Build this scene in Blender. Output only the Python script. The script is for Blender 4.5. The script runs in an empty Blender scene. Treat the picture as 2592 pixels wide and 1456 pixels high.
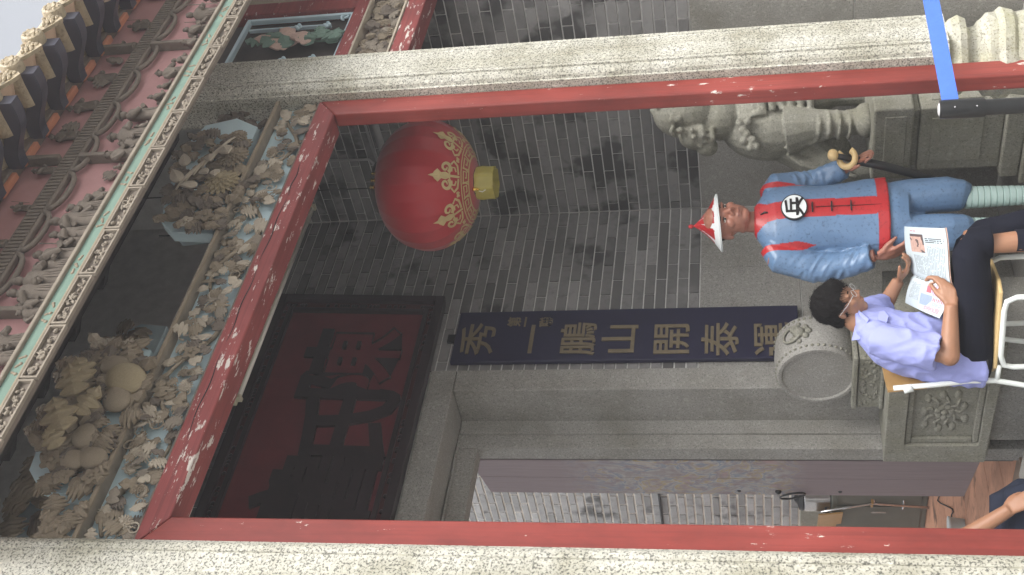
import bpy, bmesh, math, random
from mathutils import Vector, Matrix, Euler, noise as mnoise
random.seed(7)
SC = bpy.context.scene
COL = SC.collection
R = math.radians
# ------------------------------------------------------------------ camera
YAW, PITCH, ROLL, FPX, CAMH = R(46.813), R(11.651), R(-1.503), 3006.8, 1.48
_f = Vector((math.sin(YAW)*math.cos(PITCH), math.cos(YAW)*math.cos(PITCH), math.sin(PITCH)))
_r = Vector((math.cos(YAW), -math.sin(YAW), 0)); _u = _r.cross(_f)
_r, _u = _r*math.cos(ROLL)+_u*math.sin(ROLL), -_r*math.sin(ROLL)+_u*math.cos(ROLL)
CAMP = Vector((0, 0, CAMH))
cd = bpy.data.cameras.new('camera'); cam = bpy.data.objects.new('camera', cd); COL.objects.link(cam)
cd.sensor_fit = 'HORIZONTAL'; cd.sensor_width = 36; cd.lens = FPX*36/2592; cd.clip_end = 500; cd.clip_start = .05
X_, Y_, Z_ = -_u, _r, -_f            # the photograph was taken with the phone turned on its side
cam.matrix_world = Matrix(((X_.x, Y_.x, Z_.x, 0), (X_.y, Y_.y, Z_.y, 0), (X_.z, Y_.z, Z_.z, CAMH), (0, 0, 0, 1)))
SC.camera = cam
# ------------------------------------------------------------------ sky, sun, exposure
SUN_EL, SUN_AZ = R(52), R(-168)      # bright overcast, light from the open court in front of the porch
w = bpy.data.worlds.new('World'); SC.world = w; w.use_nodes = True
nt = w.node_tree; bg = nt.nodes['Background']
sky = nt.nodes.new('ShaderNodeTexSky'); sky.sky_type = 'NISHITA'; sky.sun_disc = False
sky.sun_elevation = SUN_EL; sky.sun_rotation = SUN_AZ
sky.air_density = 1.0; sky.dust_density = 6.0; sky.ozone_density = 1.0
hs = nt.nodes.new('ShaderNodeHueSaturation'); hs.inputs['Saturation'].default_value = .22
nt.links.new(sky.outputs[0], hs.inputs['Color']); nt.links.new(hs.outputs[0], bg.inputs[0])
bg.inputs[1].default_value = .15
sd = bpy.data.lights.new('sun', 'SUN'); sd.energy = 1.1; sd.angle = R(40); sd.color = (1, .98, .95)
sun = bpy.data.objects.new('sun', sd); COL.objects.link(sun)
sv = Vector((math.sin(SUN_AZ)*math.cos(SUN_EL), math.cos(SUN_AZ)*math.cos(SUN_EL), math.sin(SUN_EL)))
sun.rotation_euler = (-sv).to_track_quat('-Z', 'Y').to_euler(); sun.location = (0, -8, 12)
vs = SC.view_settings; vs.view_transform = 'Standard'; vs.look = 'None'; vs.gamma = 1; vs.use_curve_mapping = False
vs.exposure = 1.0
SC.render.engine = 'CYCLES'; SC.cycles.use_denoising = True; SC.cycles.max_bounces = 8; SC.cycles.diffuse_bounces = 5
SC.cycles.sample_clamp_indirect = 8

# ------------------------------------------------------------------ helpers
def ray(x, y): return _f + _u*((1296-x)/FPX) + _r*((728-y)/FPX)
def P(x, y, X=None, Y=None, Z=None):
    """point of the world that lies on the given plane, measured off the photograph"""
    d = ray(x, y)
    t = X/d.x if X is not None else Y/d.y if Y is not None else (Z-CAMH)/d.z
    return CAMP + d*t
def setprops(o, label=None, cat=None, group=None, kind=None):
    if label: o['label'] = label
    if cat: o['category'] = cat
    if group: o['group'] = group
    if kind: o['kind'] = kind
    return o
def link(name, me, parent=None, mat=None):
    o = bpy.data.objects.new(name, me); COL.objects.link(o)
    if parent is not None: o.parent = parent
    if mat is not None:
        if len(me.materials): me.materials[0] = mat
        else: me.materials.append(mat)
    return o
def empty(name, loc=(0, 0, 0), rz=0, label=None, cat=None, group=None):
    o = bpy.data.objects.new(name, None); COL.objects.link(o); o.location = loc; o.rotation_euler = (0, 0, rz)
    o.empty_display_size = .1
    return setprops(o, label, cat, group)
def inst(name, me, parent, loc, rot=(0, 0, 0), sc=(1, 1, 1)):
    o = bpy.data.objects.new(name, me); COL.objects.link(o); o.parent = parent
    o.location = loc; o.rotation_euler = rot; o.scale = sc if hasattr(sc, '__len__') else (sc, sc, sc)
    return o
class MB:
    def __init__(s): s.v = []; s.f = []; s.m = []; s.mi = 0
    def add(s, vs, fs, M=None):
        b = len(s.v)
        s.v += [tuple(M @ Vector(v)) if M is not None else tuple(v) for v in vs]
        s.f += [tuple(b+i for i in f) for f in fs]; s.m += [s.mi]*len(fs)
        return s
    def box(s, x0, x1, y0, y1, z0, z1, ch=0, M=None):
        if ch <= 0:
            return s.add([(x0, y0, z0), (x1, y0, z0), (x1, y1, z0), (x0, y1, z0), (x0, y0, z1), (x1, y0, z1), (x1, y1, z1), (x0, y1, z1)],
                  [(0, 3, 2, 1), (4, 5, 6, 7), (0, 1, 5, 4), (1, 2, 6, 5), (2, 3, 7, 6), (3, 0, 4, 7)], M)
        bm = bmesh.new(); bmesh.ops.create_cube(bm, size=1)
        for v in bm.verts: v.co = Vector(((x0+x1)/2+v.co.x*(x1-x0), (y0+y1)/2+v.co.y*(y1-y0), (z0+z1)/2+v.co.z*(z1-z0)))
        bmesh.ops.bevel(bm, geom=bm.edges[:], offset=ch, segments=2, profile=.5, affect='EDGES')
        bm.verts.index_update()
        s.add([v.co[:] for v in bm.verts], [[v.index for v in f.verts] for f in bm.faces], M); bm.free(); return s
    def prism(s, pts, d, M=None):
        """closed outline (3-D points, flat) pushed along vector d"""
        n = len(pts); d = Vector(d)
        vs = [Vector(p) for p in pts]+[Vector(p)+d for p in pts]
        return s.add(vs, [tuple(range(n)), tuple(range(2*n-1, n-1, -1))]+[(i, i+n, (i+1) % n+n, (i+1) % n) for i in range(n)], M)
    def tube(s, pts, rad, n=8, cap=True, M=None, flat=1.0):
        pts = [Vector(p) for p in pts]; k = len(pts)
        rs = rad if hasattr(rad, '__len__') else [rad]*k
        t0 = (pts[1]-pts[0]).normalized(); a = t0.orthogonal().normalized(); vs = []; fs = []
        for i, p in enumerate(pts):
            t = (pts[min(i+1, k-1)]-pts[max(i-1, 0)]).normalized()
            a = (a-t*a.dot(t)); a = a.normalized() if a.length > 1e-6 else t.orthogonal().normalized(); b = t.cross(a)
            for j in range(n):
                q = 2*math.pi*j/n; vs.append(p+(a*math.cos(q)+b*math.sin(q)*flat)*rs[i])
        for i in range(k-1):
            for j in range(n): fs.append((i*n+j, i*n+(j+1) % n, (i+1)*n+(j+1) % n, (i+1)*n+j))
        if cap: fs += [tuple(range(n-1, -1, -1)), tuple(range((k-1)*n, k*n))]
        return s.add(vs, fs, M)
    def lathe(s, prof, n=24, M=None, sx=1, sy=1, a0=0):
        k = len(prof); vs = []; fs = []
        for r, z in prof:
            for j in range(n):
                q = a0+2*math.pi*j/n; vs.append((r*math.cos(q)*sx, r*math.sin(q)*sy, z))
        for i in range(k-1):
            for j in range(n): fs.append((i*n+j, i*n+(j+1) % n, (i+1)*n+(j+1) % n, (i+1)*n+j))
        if prof[0][0] > 1e-5: fs.append(tuple(range(n-1, -1, -1)))
        if prof[-1][0] > 1e-5: fs.append(tuple(range((k-1)*n, k*n)))
        return s.add(vs, fs, M)
    def ell(s, c, r, n=14, m=9, M=None):
        c = Vector(c); r = Vector(r) if hasattr(r, '__len__') else Vector((r, r, r))
        vs = [c+Vector((0, 0, r.z))]; fs = []
        for i in range(1, m):
            a = math.pi*i/m
            for j in range(n):
                q = 2*math.pi*j/n; vs.append(c+Vector((r.x*math.sin(a)*math.cos(q), r.y*math.sin(a)*math.sin(q), r.z*math.cos(a))))
        vs.append(c-Vector((0, 0, r.z))); L = len(vs)-1
        for j in range(n): fs.append((0, 1+j, 1+(j+1) % n)); fs.append((L, 1+(m-2)*n+(j+1) % n, 1+(m-2)*n+j))
        for i in range(m-2):
            for j in range(n): a = 1+i*n; fs.append((a+j, a+n+j, a+n+(j+1) % n, a+(j+1) % n))
        return s.add(vs, fs, M)
    def mesh(s, name='m', mats=None, smooth=False):
        me = bpy.data.meshes.new(name); me.from_pydata(s.v, [], s.f)
        bm = bmesh.new(); bm.from_mesh(me); bmesh.ops.recalc_face_normals(bm, faces=bm.faces[:]); bm.to_mesh(me); bm.free()
        for mt in (mats or []): me.materials.append(mt)
        if len(set(s.m)) > 1: me.polygons.foreach_set('material_index', s.m)
        if smooth:
            me.polygons.foreach_set('use_smooth', [True]*len(me.polygons))
            if smooth != True: me.set_sharp_from_angle(angle=R(smooth))
        me.update(); return me
    def build(s, name, mat, parent=None, smooth=False):
        mats = mat if isinstance(mat, (list, tuple)) else [mat]
        return link(name, s.mesh(name, mats, smooth), parent)
def frame_of(ex, ey, ez, o):
    return Matrix(((ex.x, ey.x, ez.x, o[0]), (ex.y, ey.y, ez.y, o[1]), (ex.z, ey.z, ez.z, o[2]), (0, 0, 0, 1)))
def wave(k, amp, freq):
    return lambda co: amp*mnoise.noise(Vector(co)*freq+Vector((k, k*1.7, -k)))
def baked(o_or_mb, mods, name='b', mats=None, smooth=True):
    """evaluate modifiers once and keep the plain mesh"""
    me = o_or_mb.mesh(name); o = bpy.data.objects.new('tmp', me); COL.objects.link(o)
    for typ, kw in mods:
        md = o.modifiers.new(typ, typ)
        for k, v in kw.items(): setattr(md, k, v)
    dg = bpy.context.evaluated_depsgraph_get(); dg.update()
    out = bpy.data.meshes.new_from_object(o.evaluated_get(dg)); out.name = name
    bpy.data.objects.remove(o); bpy.data.meshes.remove(me)
    out.materials.clear()
    for mt in (mats or []): out.materials.append(mt)
    if smooth: out.polygons.foreach_set('use_smooth', [True]*len(out.polygons))
    return out
def fused(mb, voxel, name, mats=None, it=4, fac=.5, disp=None):
    """overlapping shapes grown into one continuous smooth skin"""
    me = baked(mb, [('REMESH', dict(mode='VOXEL', voxel_size=voxel)), ('SMOOTH', dict(iterations=it, factor=fac))], name, mats)
    if disp:
        n = len(me.vertices); co = [0.0]*(3*n); no = [0.0]*(3*n)
        me.vertices.foreach_get('co', co); me.vertex_normals.foreach_get('vector', no)
        for i in range(0, 3*n, 3):
            d = disp(Vector(co[i:i+3])); co[i] += no[i]*d; co[i+1] += no[i+1]*d; co[i+2] += no[i+2]*d
        me.vertices.foreach_set('co', co); me.update()
    return me
def paint(me, fn):
    """assign material slots by face centre"""
    me.polygons.foreach_set('material_index', [fn(p.center, p.normal) for p in me.polygons]); me.update(); return me
def smoothstep(a, b, x):
    t = max(0, min(1, (x-a)/(b-a))); return t*t*(3-2*t)

# ------------------------------------------------------------------ materials
def nodes_of(name):
    m = bpy.data.materials.new(name); m.use_nodes = True; n = m.node_tree
    return m, n, n.nodes['Principled BSDF'], n.links
def ramp(n, stops):
    r = n.nodes.new('ShaderNodeValToRGB'); e = r.color_ramp.elements
    while len(e) < len(stops): e.new(.5)
    for i, (p, c) in enumerate(stops):
        e[i].position = p; e[i].color = (*c, 1) if len(c) == 3 else c
    return r
def g(v): return (v, v, v)
def noise(n, L, scale, detail=4, rough=.55, coord=None, stretch=None, dist=0):
    t = n.nodes.new('ShaderNodeTexNoise'); t.inputs['Scale'].default_value = scale
    t.inputs['Detail'].default_value = detail; t.inputs['Roughness'].default_value = rough; t.inputs['Distortion'].default_value = dist
    if coord is None: coord = n.nodes.new('ShaderNodeTexCoord').outputs['Object']
    if stretch:
        mp = n.nodes.new('ShaderNodeMapping'); mp.inputs['Scale'].default_value = stretch; L.new(coord, mp.inputs[0]); coord = mp.outputs[0]
    L.new(coord, t.inputs['Vector']); return t
def mix(n, L, a, b, fac, mode='MIX'):
    m = n.nodes.new('ShaderNodeMix'); m.data_type = 'RGBA'; m.blend_type = mode
    for sock, v in ((m.inputs[6], a), (m.inputs[7], b), (m.inputs[0], fac)):
        if hasattr(v, 'is_linked'): L.new(v, sock)
        elif hasattr(v, '__len__'): sock.default_value = (*v, 1) if len(v) == 3 else v
        else: sock.default_value = v
    return m.outputs[2]
def bump(n, L, bs, h, strength=.3, dist=.01):
    b = n.nodes.new('ShaderNodeBump'); b.inputs['Strength'].default_value = strength; b.inputs['Distance'].default_value = dist
    L.new(h, b.inputs['Height']); L.new(b.outputs[0], bs.inputs['Normal'])
def plain(name, col, rough=.6, var=.25, scale=9, bmp=.0, metal=0, spec=.5, fine=0):
    m, n, b, L = nodes_of(name)
    t = noise(n, L, scale, 5, .6)
    c = mix(n, L, tuple(x*(1-var) for x in col), tuple(min(1, x*(1+var)) for x in col), t.outputs[0])
    if fine:
        t2 = noise(n, L, fine, 2); c = mix(n, L, c, tuple(x*.6 for x in col), ramp_out(n, L, t2.outputs[0], .55, .75))
    L.new(c, b.inputs['Base Color']); b.inputs['Roughness'].default_value = rough; b.inputs['Metallic'].default_value = metal
    b.inputs['Specular IOR Level'].default_value = spec
    if bmp: bump(n, L, b, noise(n, L, scale*4, 4).outputs[0], bmp, .01)
    return m
def ramp_out(n, L, src, a, b):
    r = ramp(n, [(a, g(0)), (b, g(1))]); L.new(src, r.inputs[0]); return r.outputs[0]
def granite(name, base, dark, speck=130, stain=(.42, .4, .3), st=.25, rough=.8, bmp=.25, contrast=1.0, moss=0, thr=.53, streak=0):
    m, n, b, L = nodes_of(name)
    t = noise(n, L, speck, 3, .7); t2 = noise(n, L, speck*.45, 2, .6); t3 = noise(n, L, 2.3, 5, .65)
    c = mix(n, L, base, dark, ramp_out(n, L, t.outputs[0], thr, thr+.13/contrast))
    c = mix(n, L, c, tuple(min(1, x*1.25) for x in base), ramp_out(n, L, t2.outputs[0], .56, .68))
    f = n.nodes.new('ShaderNodeMath'); f.operation = 'MULTIPLY'; f.inputs[1].default_value = st
    L.new(ramp_out(n, L, t3.outputs[0], .45, .7), f.inputs[0])
    c = mix(n, L, c, stain, f.outputs[0], 'MULTIPLY')
    if streak:
        ts = noise(n, L, 1.6, 6, .65, stretch=(5, 5, .45)); fs_ = n.nodes.new('ShaderNodeMath'); fs_.operation = 'MULTIPLY'; fs_.inputs[1].default_value = streak
        L.new(ramp_out(n, L, ts.outputs[0], .46, .72), fs_.inputs[0]); c = mix(n, L, c, (.62, .60, .50), fs_.outputs[0], 'MULTIPLY')
    if moss:
        t4 = noise(n, L, 6, 5, .7)
        f2 = n.nodes.new('ShaderNodeMath'); f2.operation = 'MULTIPLY'; f2.inputs[1].default_value = moss
        L.new(ramp_out(n, L, t4.outputs[0], .45, .7), f2.inputs[0]); c = mix(n, L, c, tuple(x*y for x, y in zip(base, (.85, .85, .5))), f2.outputs[0])
    L.new(c, b.inputs['Base Color']); b.inputs['Roughness'].default_value = rough
    bump(n, L, b, t.outputs[0], bmp, .004)
    return m
def paintwood(name, col, chip=(.62, .57, .52), amount=.62, rough=.45, stretch=(1, 1, 1), dirt=.35):
    m, n, b, L = nodes_of(name)
    t = noise(n, L, 26, 6, .72, stretch=stretch); big = noise(n, L, 1.7, 3, .5); d = noise(n, L, 7, 5, .7, stretch=stretch)
    c = mix(n, L, col, tuple(x*(1-dirt) for x in col), ramp_out(n, L, d.outputs[0], .4, .7))
    c = mix(n, L, c, tuple(min(1, x*1.25+.01) for x in col), ramp_out(n, L, big.outputs[0], .5, .7))
    gs = tuple(v*v*v*9 if v >= 1 else v*.5 for v in stretch); gr_ = noise(n, L, 3.5, 6, .7, stretch=gs)
    c = mix(n, L, c, tuple(x*.62 for x in col), ramp_out(n, L, gr_.outputs[0], .48, .70))
    a = n.nodes.new('ShaderNodeMath'); a.operation = 'ADD'; a.use_clamp = True
    q = n.nodes.new('ShaderNodeMath'); q.operation = 'MULTIPLY_ADD'; q.inputs[1].default_value = .28; q.inputs[2].default_value = -.14
    L.new(big.outputs[0], q.inputs[0]); L.new(t.outputs[0], a.inputs[0]); L.new(q.outputs[0], a.inputs[1])
    k = ramp_out(n, L, a.outputs[0], amount, amount+.025)
    c = mix(n, L, c, chip, k); L.new(c, b.inputs['Base Color'])
    b.inputs['Roughness'].default_value = rough
    bump(n, L, b, d.outputs[0], .15, .005)
    return m
def brickmat(name, col, spread=.35, soot=(.6, .68)):
    m, n, b, L = nodes_of(name)
    oi = n.nodes.new('ShaderNodeObjectInfo'); tc = n.nodes.new('ShaderNodeTexCoord')
    geo = n.nodes.new('ShaderNodeNewGeometry')
    rr = ramp(n, [(0, tuple(x*(1-spread*1.4) for x in col)), (.25, tuple(x*(1-spread*.5) for x in col)), (.7, col), (1, tuple(x*(1+spread) for x in col))]); L.new(oi.outputs['Random'], rr.inputs[0])
    t = noise(n, L, 14, 5, .7, coord=geo.outputs['Position']); t2 = noise(n, L, 1.9, 4, .6, coord=geo.outputs['Position'])
    c = mix(n, L, rr.outputs[0], tuple(x*.55 for x in col), ramp_out(n, L, t.outputs[0], .5, .8))
    c = mix(n, L, c, tuple(min(1, x*1.35) for x in col), ramp_out(n, L, t2.outputs[0], .52, .75))
    st_ = noise(n, L, 3.1, 4, .55, coord=geo.outputs['Position'])
    c = mix(n, L, c, tuple(x*.30 for x in col), ramp_out(n, L, st_.outputs[0], *soot))
    L.new(c, b.inputs['Base Color']); b.inputs['Roughness'].default_value = .9
    bump(n, L, b, t.outputs[0], .25, .004)
    return m
M = {}
M['granite'] = granite('pale_granite', (.53, .52, .455), (.13, .13, .115), 120, contrast=1.15, st=.75, thr=.49, streak=.55)
M['granite_grey'] = granite('grey_granite', (.31, .30, .275), (.13, .13, .12), 150, st=.5, bmp=.2)
M['granite_carved'] = granite('carved_granite', (.25, .245, .205), (.12, .115, .095), 120, st=.6, bmp=.35, moss=.15)
M['granite_base'] = granite('mossy_granite', (.43, .42, .35), (.16, .15, .11), 110, st=.6, bmp=.5, moss=.45)
M['paving'] = granite('paving_granite', (.36, .35, .33), (.2, .2, .19), 90, st=.4)
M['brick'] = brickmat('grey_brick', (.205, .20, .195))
M['brick_court'] = brickmat('brightened_court_brick', (.36, .36, .36), .22)  # grey brick with the open court's skylight put into its colour
M['brick_soot'] = brickmat('sooty_brick', (.20, .195, .19), soot=(.53, .60))
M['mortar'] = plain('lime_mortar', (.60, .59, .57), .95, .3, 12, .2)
M['mortar_white'] = plain('white_mortar', (.88, .82, .73), .95, .12, 12, .2)  # white joints, their colour also raised for the court's skylight
M['red'] = paintwood('red_paint', (.235, .036, .029), amount=.68, stretch=(.5, 1, 1))
M['red_v'] = paintwood('red_paint_upright', (.235, .037, .028), amount=.65, stretch=(1, 1, .35))
M['red_old'] = paintwood('red_paint_worn', (.235, .045, .042), amount=.585, stretch=(.3, 1, 1.3), rough=.6)
M['red_dark'] = plain('dark_red_lacquer', (.14, .024, .030), .5, .35, 6, .1)
M['blue'] = plain('pale_blue_paint', (.47, .60, .64), .7, .18, 6, .1)
M['blue_l'] = plain('lattice_blue_paint', (.50, .64, .70), .7, .12, 8, .1)
M['green'] = plain('pale_green_paint', (.15, .235, .19), .7, .25, 10, .15)
M['carving'] = plain('dusty_carved_wood', (.265, .22, .16), .85, .3, 16, .35)
M['carving_pale'] = plain('weathered_carved_wood', (.44, .385, .305), .85, .25, 16, .35)
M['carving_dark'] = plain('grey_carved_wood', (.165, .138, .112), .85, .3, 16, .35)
M['carving_mid'] = plain('greyed_carved_wood', (.255, .22, .175), .85, .3, 16, .35)
M['carving_gold'] = plain('ochre_carved_wood', (.33, .275, .175), .8, .25, 12, .25)
M['wood_dark'] = plain('dark_timber', (.06, .05, .045), .8, .4, 7, .2)
M['pink'] = plain('faded_red_ground', (.40, .215, .21), .8, .3, 4, .1)
M['navy'] = plain('navy_lacquer', (.018, .017, .045), .3, .25, 5)
M['gilt'] = plain('dull_gilt', (.17, .135, .08), .5, .3, 20, .1)
M['black'] = plain('black_lacquer', (.012, .011, .013), .45, .3, 6)
M['ceil'] = plain('sooty_ceiling_boards', (.05, .045, .045), .9, .4, 5, .1)
M['steel'] = plain('steel', (.6, .6, .6), .25, .1, 9, metal=1)
M['black_metal'] = plain('black_metal', (.015, .016, .017), .35, .3, 9)
M['batten'] = plain('cream_batten', (.62, .57, .42), .5, .1, 6)
# ================================================================== SETTING
YB, XF, YC = 5.08, 6.13, 3.10         # back wall face, flank wall face, front face of the columns
YI = 5.35                              # inner door frame
def sheet(name, x0, x1, y0, y1, z, mat, th=.05):
    return setprops(MB().box(x0, x1, y0, y1, z-th, z).build(name, mat), kind='structure')
sheet('ground', -40, 40, -40, 40, -.30, plain('court_ground', (.30, .29, .27), .9, .25, 1.2, .1))
# porch floor: granite slabs with open joints
fl = setprops(MB().box(-3, XF+.3, 2.75, YB+.33, -.30, -.012).build('porch_floor', M['mortar']), kind='structure')
slab = MB().box(-.597, .597, -.297, .297, -.05, 0, .008).mesh('floor_slab', [M['paving']])
for j in range(4):
    for i in range(-1, 6):
        inst('paving_slab', slab, fl, (i*1.2+(j % 2)*.6+.4, 3.06+j*.6, 0))
st = MB().box(-3, XF+.3, 2.35, 2.748, -.30, -.15, .01).build('entrance_step', M['paving']); setprops(st, kind='structure')

# ---------------- brick walls
CH, BL = .0680, .273
ZD = 1.825
brick_meshes = {}
def brick(kind, L, mat, axis):
    key = (kind, round(L, 3), axis)
    if key not in brick_meshes:
        h = CH-(.0085 if kind != 'c' else .010); d = .030; jt = .004 if kind != 'c' else .010
        mb = MB()
        if axis == 'X': mb.box(-L/2+jt, L/2-jt, -.004, d, -h/2, h/2, .0028)
        else: mb.box(-.004, d, -L/2+jt, L/2-jt, -h/2, h/2, .0028)
        brick_meshes[key] = mb.mesh('brick', [mat], smooth=False)
    return brick_meshes[key]
def lay(parent, axis, plane, lo, hi, z0, z1, mat, phase, skip=None, name='brick', ch=CH, bl=BL, kind='a', seed=1):
    rn = random.Random(seed); k = 0; z = z0
    while z+ch <= z1+.001:
        s = lo+((phase+(k % 2)*.5) % 1.0-1)*bl
        while s < hi-.02:
            a, b = max(s, lo), min(s+bl, hi); s += bl
            if b-a < .03: continue
            c = (a+b)/2; zz = z+ch/2
            if skip and skip(a, b, zz): continue
            me = brick(kind, b-a, mat, axis)
            j = rn.uniform(-.0025, .0025)
            loc = (c, plane+j, zz) if axis == 'X' else (plane+j, c, zz)
            o = inst(name, me, parent, loc, (0, rn.uniform(-.004, .004), 0) if axis == 'X' else (rn.uniform(-.004, .004), 0, 0))
        z += ch; k += 1
# back wall (with the doorway)
DX0, DX1 = 2.35, 4.323                 # clear door opening
OX1 = 4.68                             # outer edge of the granite surround
ZL = P(1210, 1129, Y=YI).z             # soffit of the inner lintel
ZO = P(1148, 990, Y=YB).z              # soffit of the outer lintel
ZT = 3.405                             # top of the outer lintel
mb = MB(); yb0 = YB+.0015
mb.box(OX1-.05, XF+.35, yb0, YB+.33, -.3, 6.1); mb.box(-3, 2.0, yb0, YB+.33, -.3, 6.1); mb.box(2.0, OX1-.05, yb0, YB+.33, ZT-.02, 6.1)
back = setprops(mb.build('back_wall', M['mortar']), 'grey brick back wall above a granite dado beside the doorway', 'wall')
def skip_back(a, b, z):
    if z > 4.93: return True
    if b < 3.3: return True
    if b < OX1+.02 and z < ZT: return True
    if a > 4.76 and b < 5.12 and z < 3.27: return True           # wholly behind the couplet board
    if b < 5.22 and 3.44 < z < 4.46: return True                 # wholly behind the name plaque
    return False
xref = P(1400+1490*.2419, 480+775*.2419, Y=YB).x
nlo = int((ZT-ZD)/CH)+1; zsp = ZD+nlo*CH
lay(back, 'X', YB-.002, OX1+.004, XF-.001, ZD, zsp, M['brick'], ((xref-OX1-.004)/BL) % 1, skip_back, seed=3)
lay(back, 'X', YB-.002, 3.3, XF-.001, zsp, 4.95, M['brick'], ((xref-3.3)/BL+.5*(nlo % 2)) % 1, skip_back, seed=4)
x = OX1+.004
for i, wd in enumerate((.86, .58)):
    for j, (a, b) in enumerate(((0, .62), (.624, 1.22), (1.224, ZD-.004))):
        x1 = min(x+wd, XF-.004); MB().box(x, x1-.004, YB-.004, YB+.05, a, b, .004).build('granite_slab', M['granite_grey'], back)
    x += wd
# flank wall
flank = setprops(MB().prism([(XF+.0015, 2.62, -.3), (XF+.0015, YB+.33, -.3), (XF+.0015, YB+.33, 6.15), (XF+.0015, 2.95, 4.80), (XF+.0015, 2.62, 4.60)], (.34, 0, 0)).build('flank_wall', M['mortar']), 'grey brick side wall with dark stains behind the stone lion', 'wall')
lay(flank, 'Y', XF-.002, 3.0, YB-.010, ZD, 4.55, M['brick_soot'], .35, lambda a, b, z: z > 3.9 and b < 3.5, kind='f', seed=5)
mb = MB(); rn = random.Random(77); z = ZD; k = 0     # the strip nearest the street, out of the photograph
while z < 4.5:
    y = 2.625-(k % 2)*.13
    while y < 2.99:
        a_, b_ = max(y, 2.625), min(y+BL, 2.996); y += BL
        if b_-a_ > .03: mb.box(XF-.006, XF+.02, a_+.004, b_-.004, z+.004, z+CH-.004)
    z += CH; k += 1
setprops(mb.build('street_end_bricks', M['brick_soot'], flank), kind='stuff')
for (a, b) in ((2.62, 3.39), (3.394, 4.19), (4.194, YB-.006)):
    for (z0, z1) in ((0, .9), (.904, ZD-.004)):
        MB().box(XF-.004, XF+.05, a, b, z0, z1, .004).build('granite_slab', M['granite_grey'], flank)

# ---------------- ceiling and roof
ce = MB().prism([(-3, 2.86, 4.80), (-3, 2.86, 4.86), (-3, 5.42, 6.27), (-3, 5.42, 6.21)], (XF+3.02, 0, 0)).build('ceiling', M['ceil']); setprops(ce, kind='structure')
for i in range(18):
    x_ = -3+i*.5
    MB().prism([(x_, 2.87, 4.70), (x_, 2.87, 4.798), (x_, YB, 6.013), (x_, YB, 5.915)], (.09, 0, 0)).build('rafter', M['wood_dark'], ce)
for y, z in ((3.30, 4.84), (4.25, 5.36)):
    MB().tube([(-3, y, z), (XF, y, z)], .10, 14).build('purlin', M['wood_dark'], ce)
rf = MB().prism([(-4, 2.95, 4.93), (-4, 2.95, 4.97), (-4, 5.5, 6.5), (-4, 5.5, 6.4)], (XF+7, 0, 0)).build('roof', plain('roof_clay', (.16, .13, .11), .9, .3, 5)); setprops(rf, kind='structure')
# inner tie beam that carries the second row of carved plaques
tb = MB().box(2.0, XF, 4.20, 4.36, 4.44, 4.62, .015).build('tie_beam', M['wood_dark']); setprops(tb, 'dark timber tie beam across the porch behind the carved beam', 'beam')

# ---------------- columns
def column_shaft(x0, x1, z0, z1):
    """square granite post with stepped, beaded corners"""
    w = x1-x0; y0 = YC; c = .050
    q = [(c, 0)]
    prof = [(0, c), (.010, c-.002), (.016, .030), (.030, .016), (c-.002, .010), (c, 0)]
    # corner at (x0,y0): goes from left face to front face
    out = []
    def corner(sx, sy, ox, oy, rev):
        pts = [(ox+sx*a, oy+sy*b) for a, b in prof]
        return pts[::-1] if rev else pts
    out += corner(1, 1, x0, y0, False)
    out += [(x0+c+.020, y0), (x0+c+.023, y0+.005), (x0+c+.027, y0)]
    out += [(x1-c-.027, y0), (x1-c-.023, y0+.005), (x1-c-.020, y0)]
    out += corner(-1, 1, x1, y0, True)
    d = .25
    out += corner(-1, -1, x1, y0+d, False)
    out += corner(1, -1, x0, y0+d, True)
    mb = MB(); mb.prism([(a, b, z0) for a, b in out], (0, 0, z1-z0)); return mb
def column(x0, x1, label):
    e = empty('granite_column', ((x0+x1)/2, YC+.165, 0), 0, label, 'column', 'granite porch columns')
    mb = column_shaft(x0, x1, .60, 5.0)
    mb.v = [(a-e.location.x, b-e.location.y, c) for a, b, c in mb.v]
    mb.build('shaft', M['granite'], e)
    # waisted stone base: slab, neck, flared plinth, foot
    def ring(prof, name, seed, jag):
        mb = MB(); rn = random.Random(seed); n = 24; pts = []
        for k, (r, z) in enumerate(prof):
            for j in range(n):
                a = 2*math.pi*(j+.5)/n; ca, sa = math.cos(a), math.sin(a)
                m = max(abs(ca), abs(sa), (abs(ca)+abs(sa))*.80); s = r/m
                jj = jag*(mnoise.noise(Vector((ca*2.3+seed, sa*2.3, z*9)))+.4*rn.uniform(-1, 1))
                pts.append(((s+jj)*ca, (s+jj)*sa, z+jag*.5*mnoise.noise(Vector((ca*3, sa*3+seed, z*5)))))
        fs = [(i*n+j, i*n+(j+1) % n, (i+1)*n+(j+1) % n, (i+1)*n+j) for i in range(len(prof)-1) for j in range(n)]
        fs += [tuple(range(n-1, -1, -1)), tuple(range((len(prof)-1)*n, len(prof)*n))]
        mb.add(pts, fs); return mb.build(name, M['granite_base'], e)
    ring([(.150, .508), (.185, .515), (.196, .545), (.188, .580), (.168, .600)], 'base_cap', 3, .010)
    ring([(.165, .455), (.142, .470), (.138, .495), (.150, .510)], 'base_neck', 5, .004)
    ring([(.200, .300), (.215, .320), (.226, .360), (.205, .385), (.200, .420), (.176, .440), (.160, .458)], 'base_drum', 8, .012)
    ring([(.24, 0), (.24, .12), (.225, .14), (.215, .2), (.20, .302)], 'base_foot', 9, .006)
    return e
column(4.81, 5.14, 'pale granite column on a weathered stone base with blue belt passing in front')
column(1.80, 2.145, 'pale speckled granite column without any belt, beside the worn left jamb')

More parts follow.
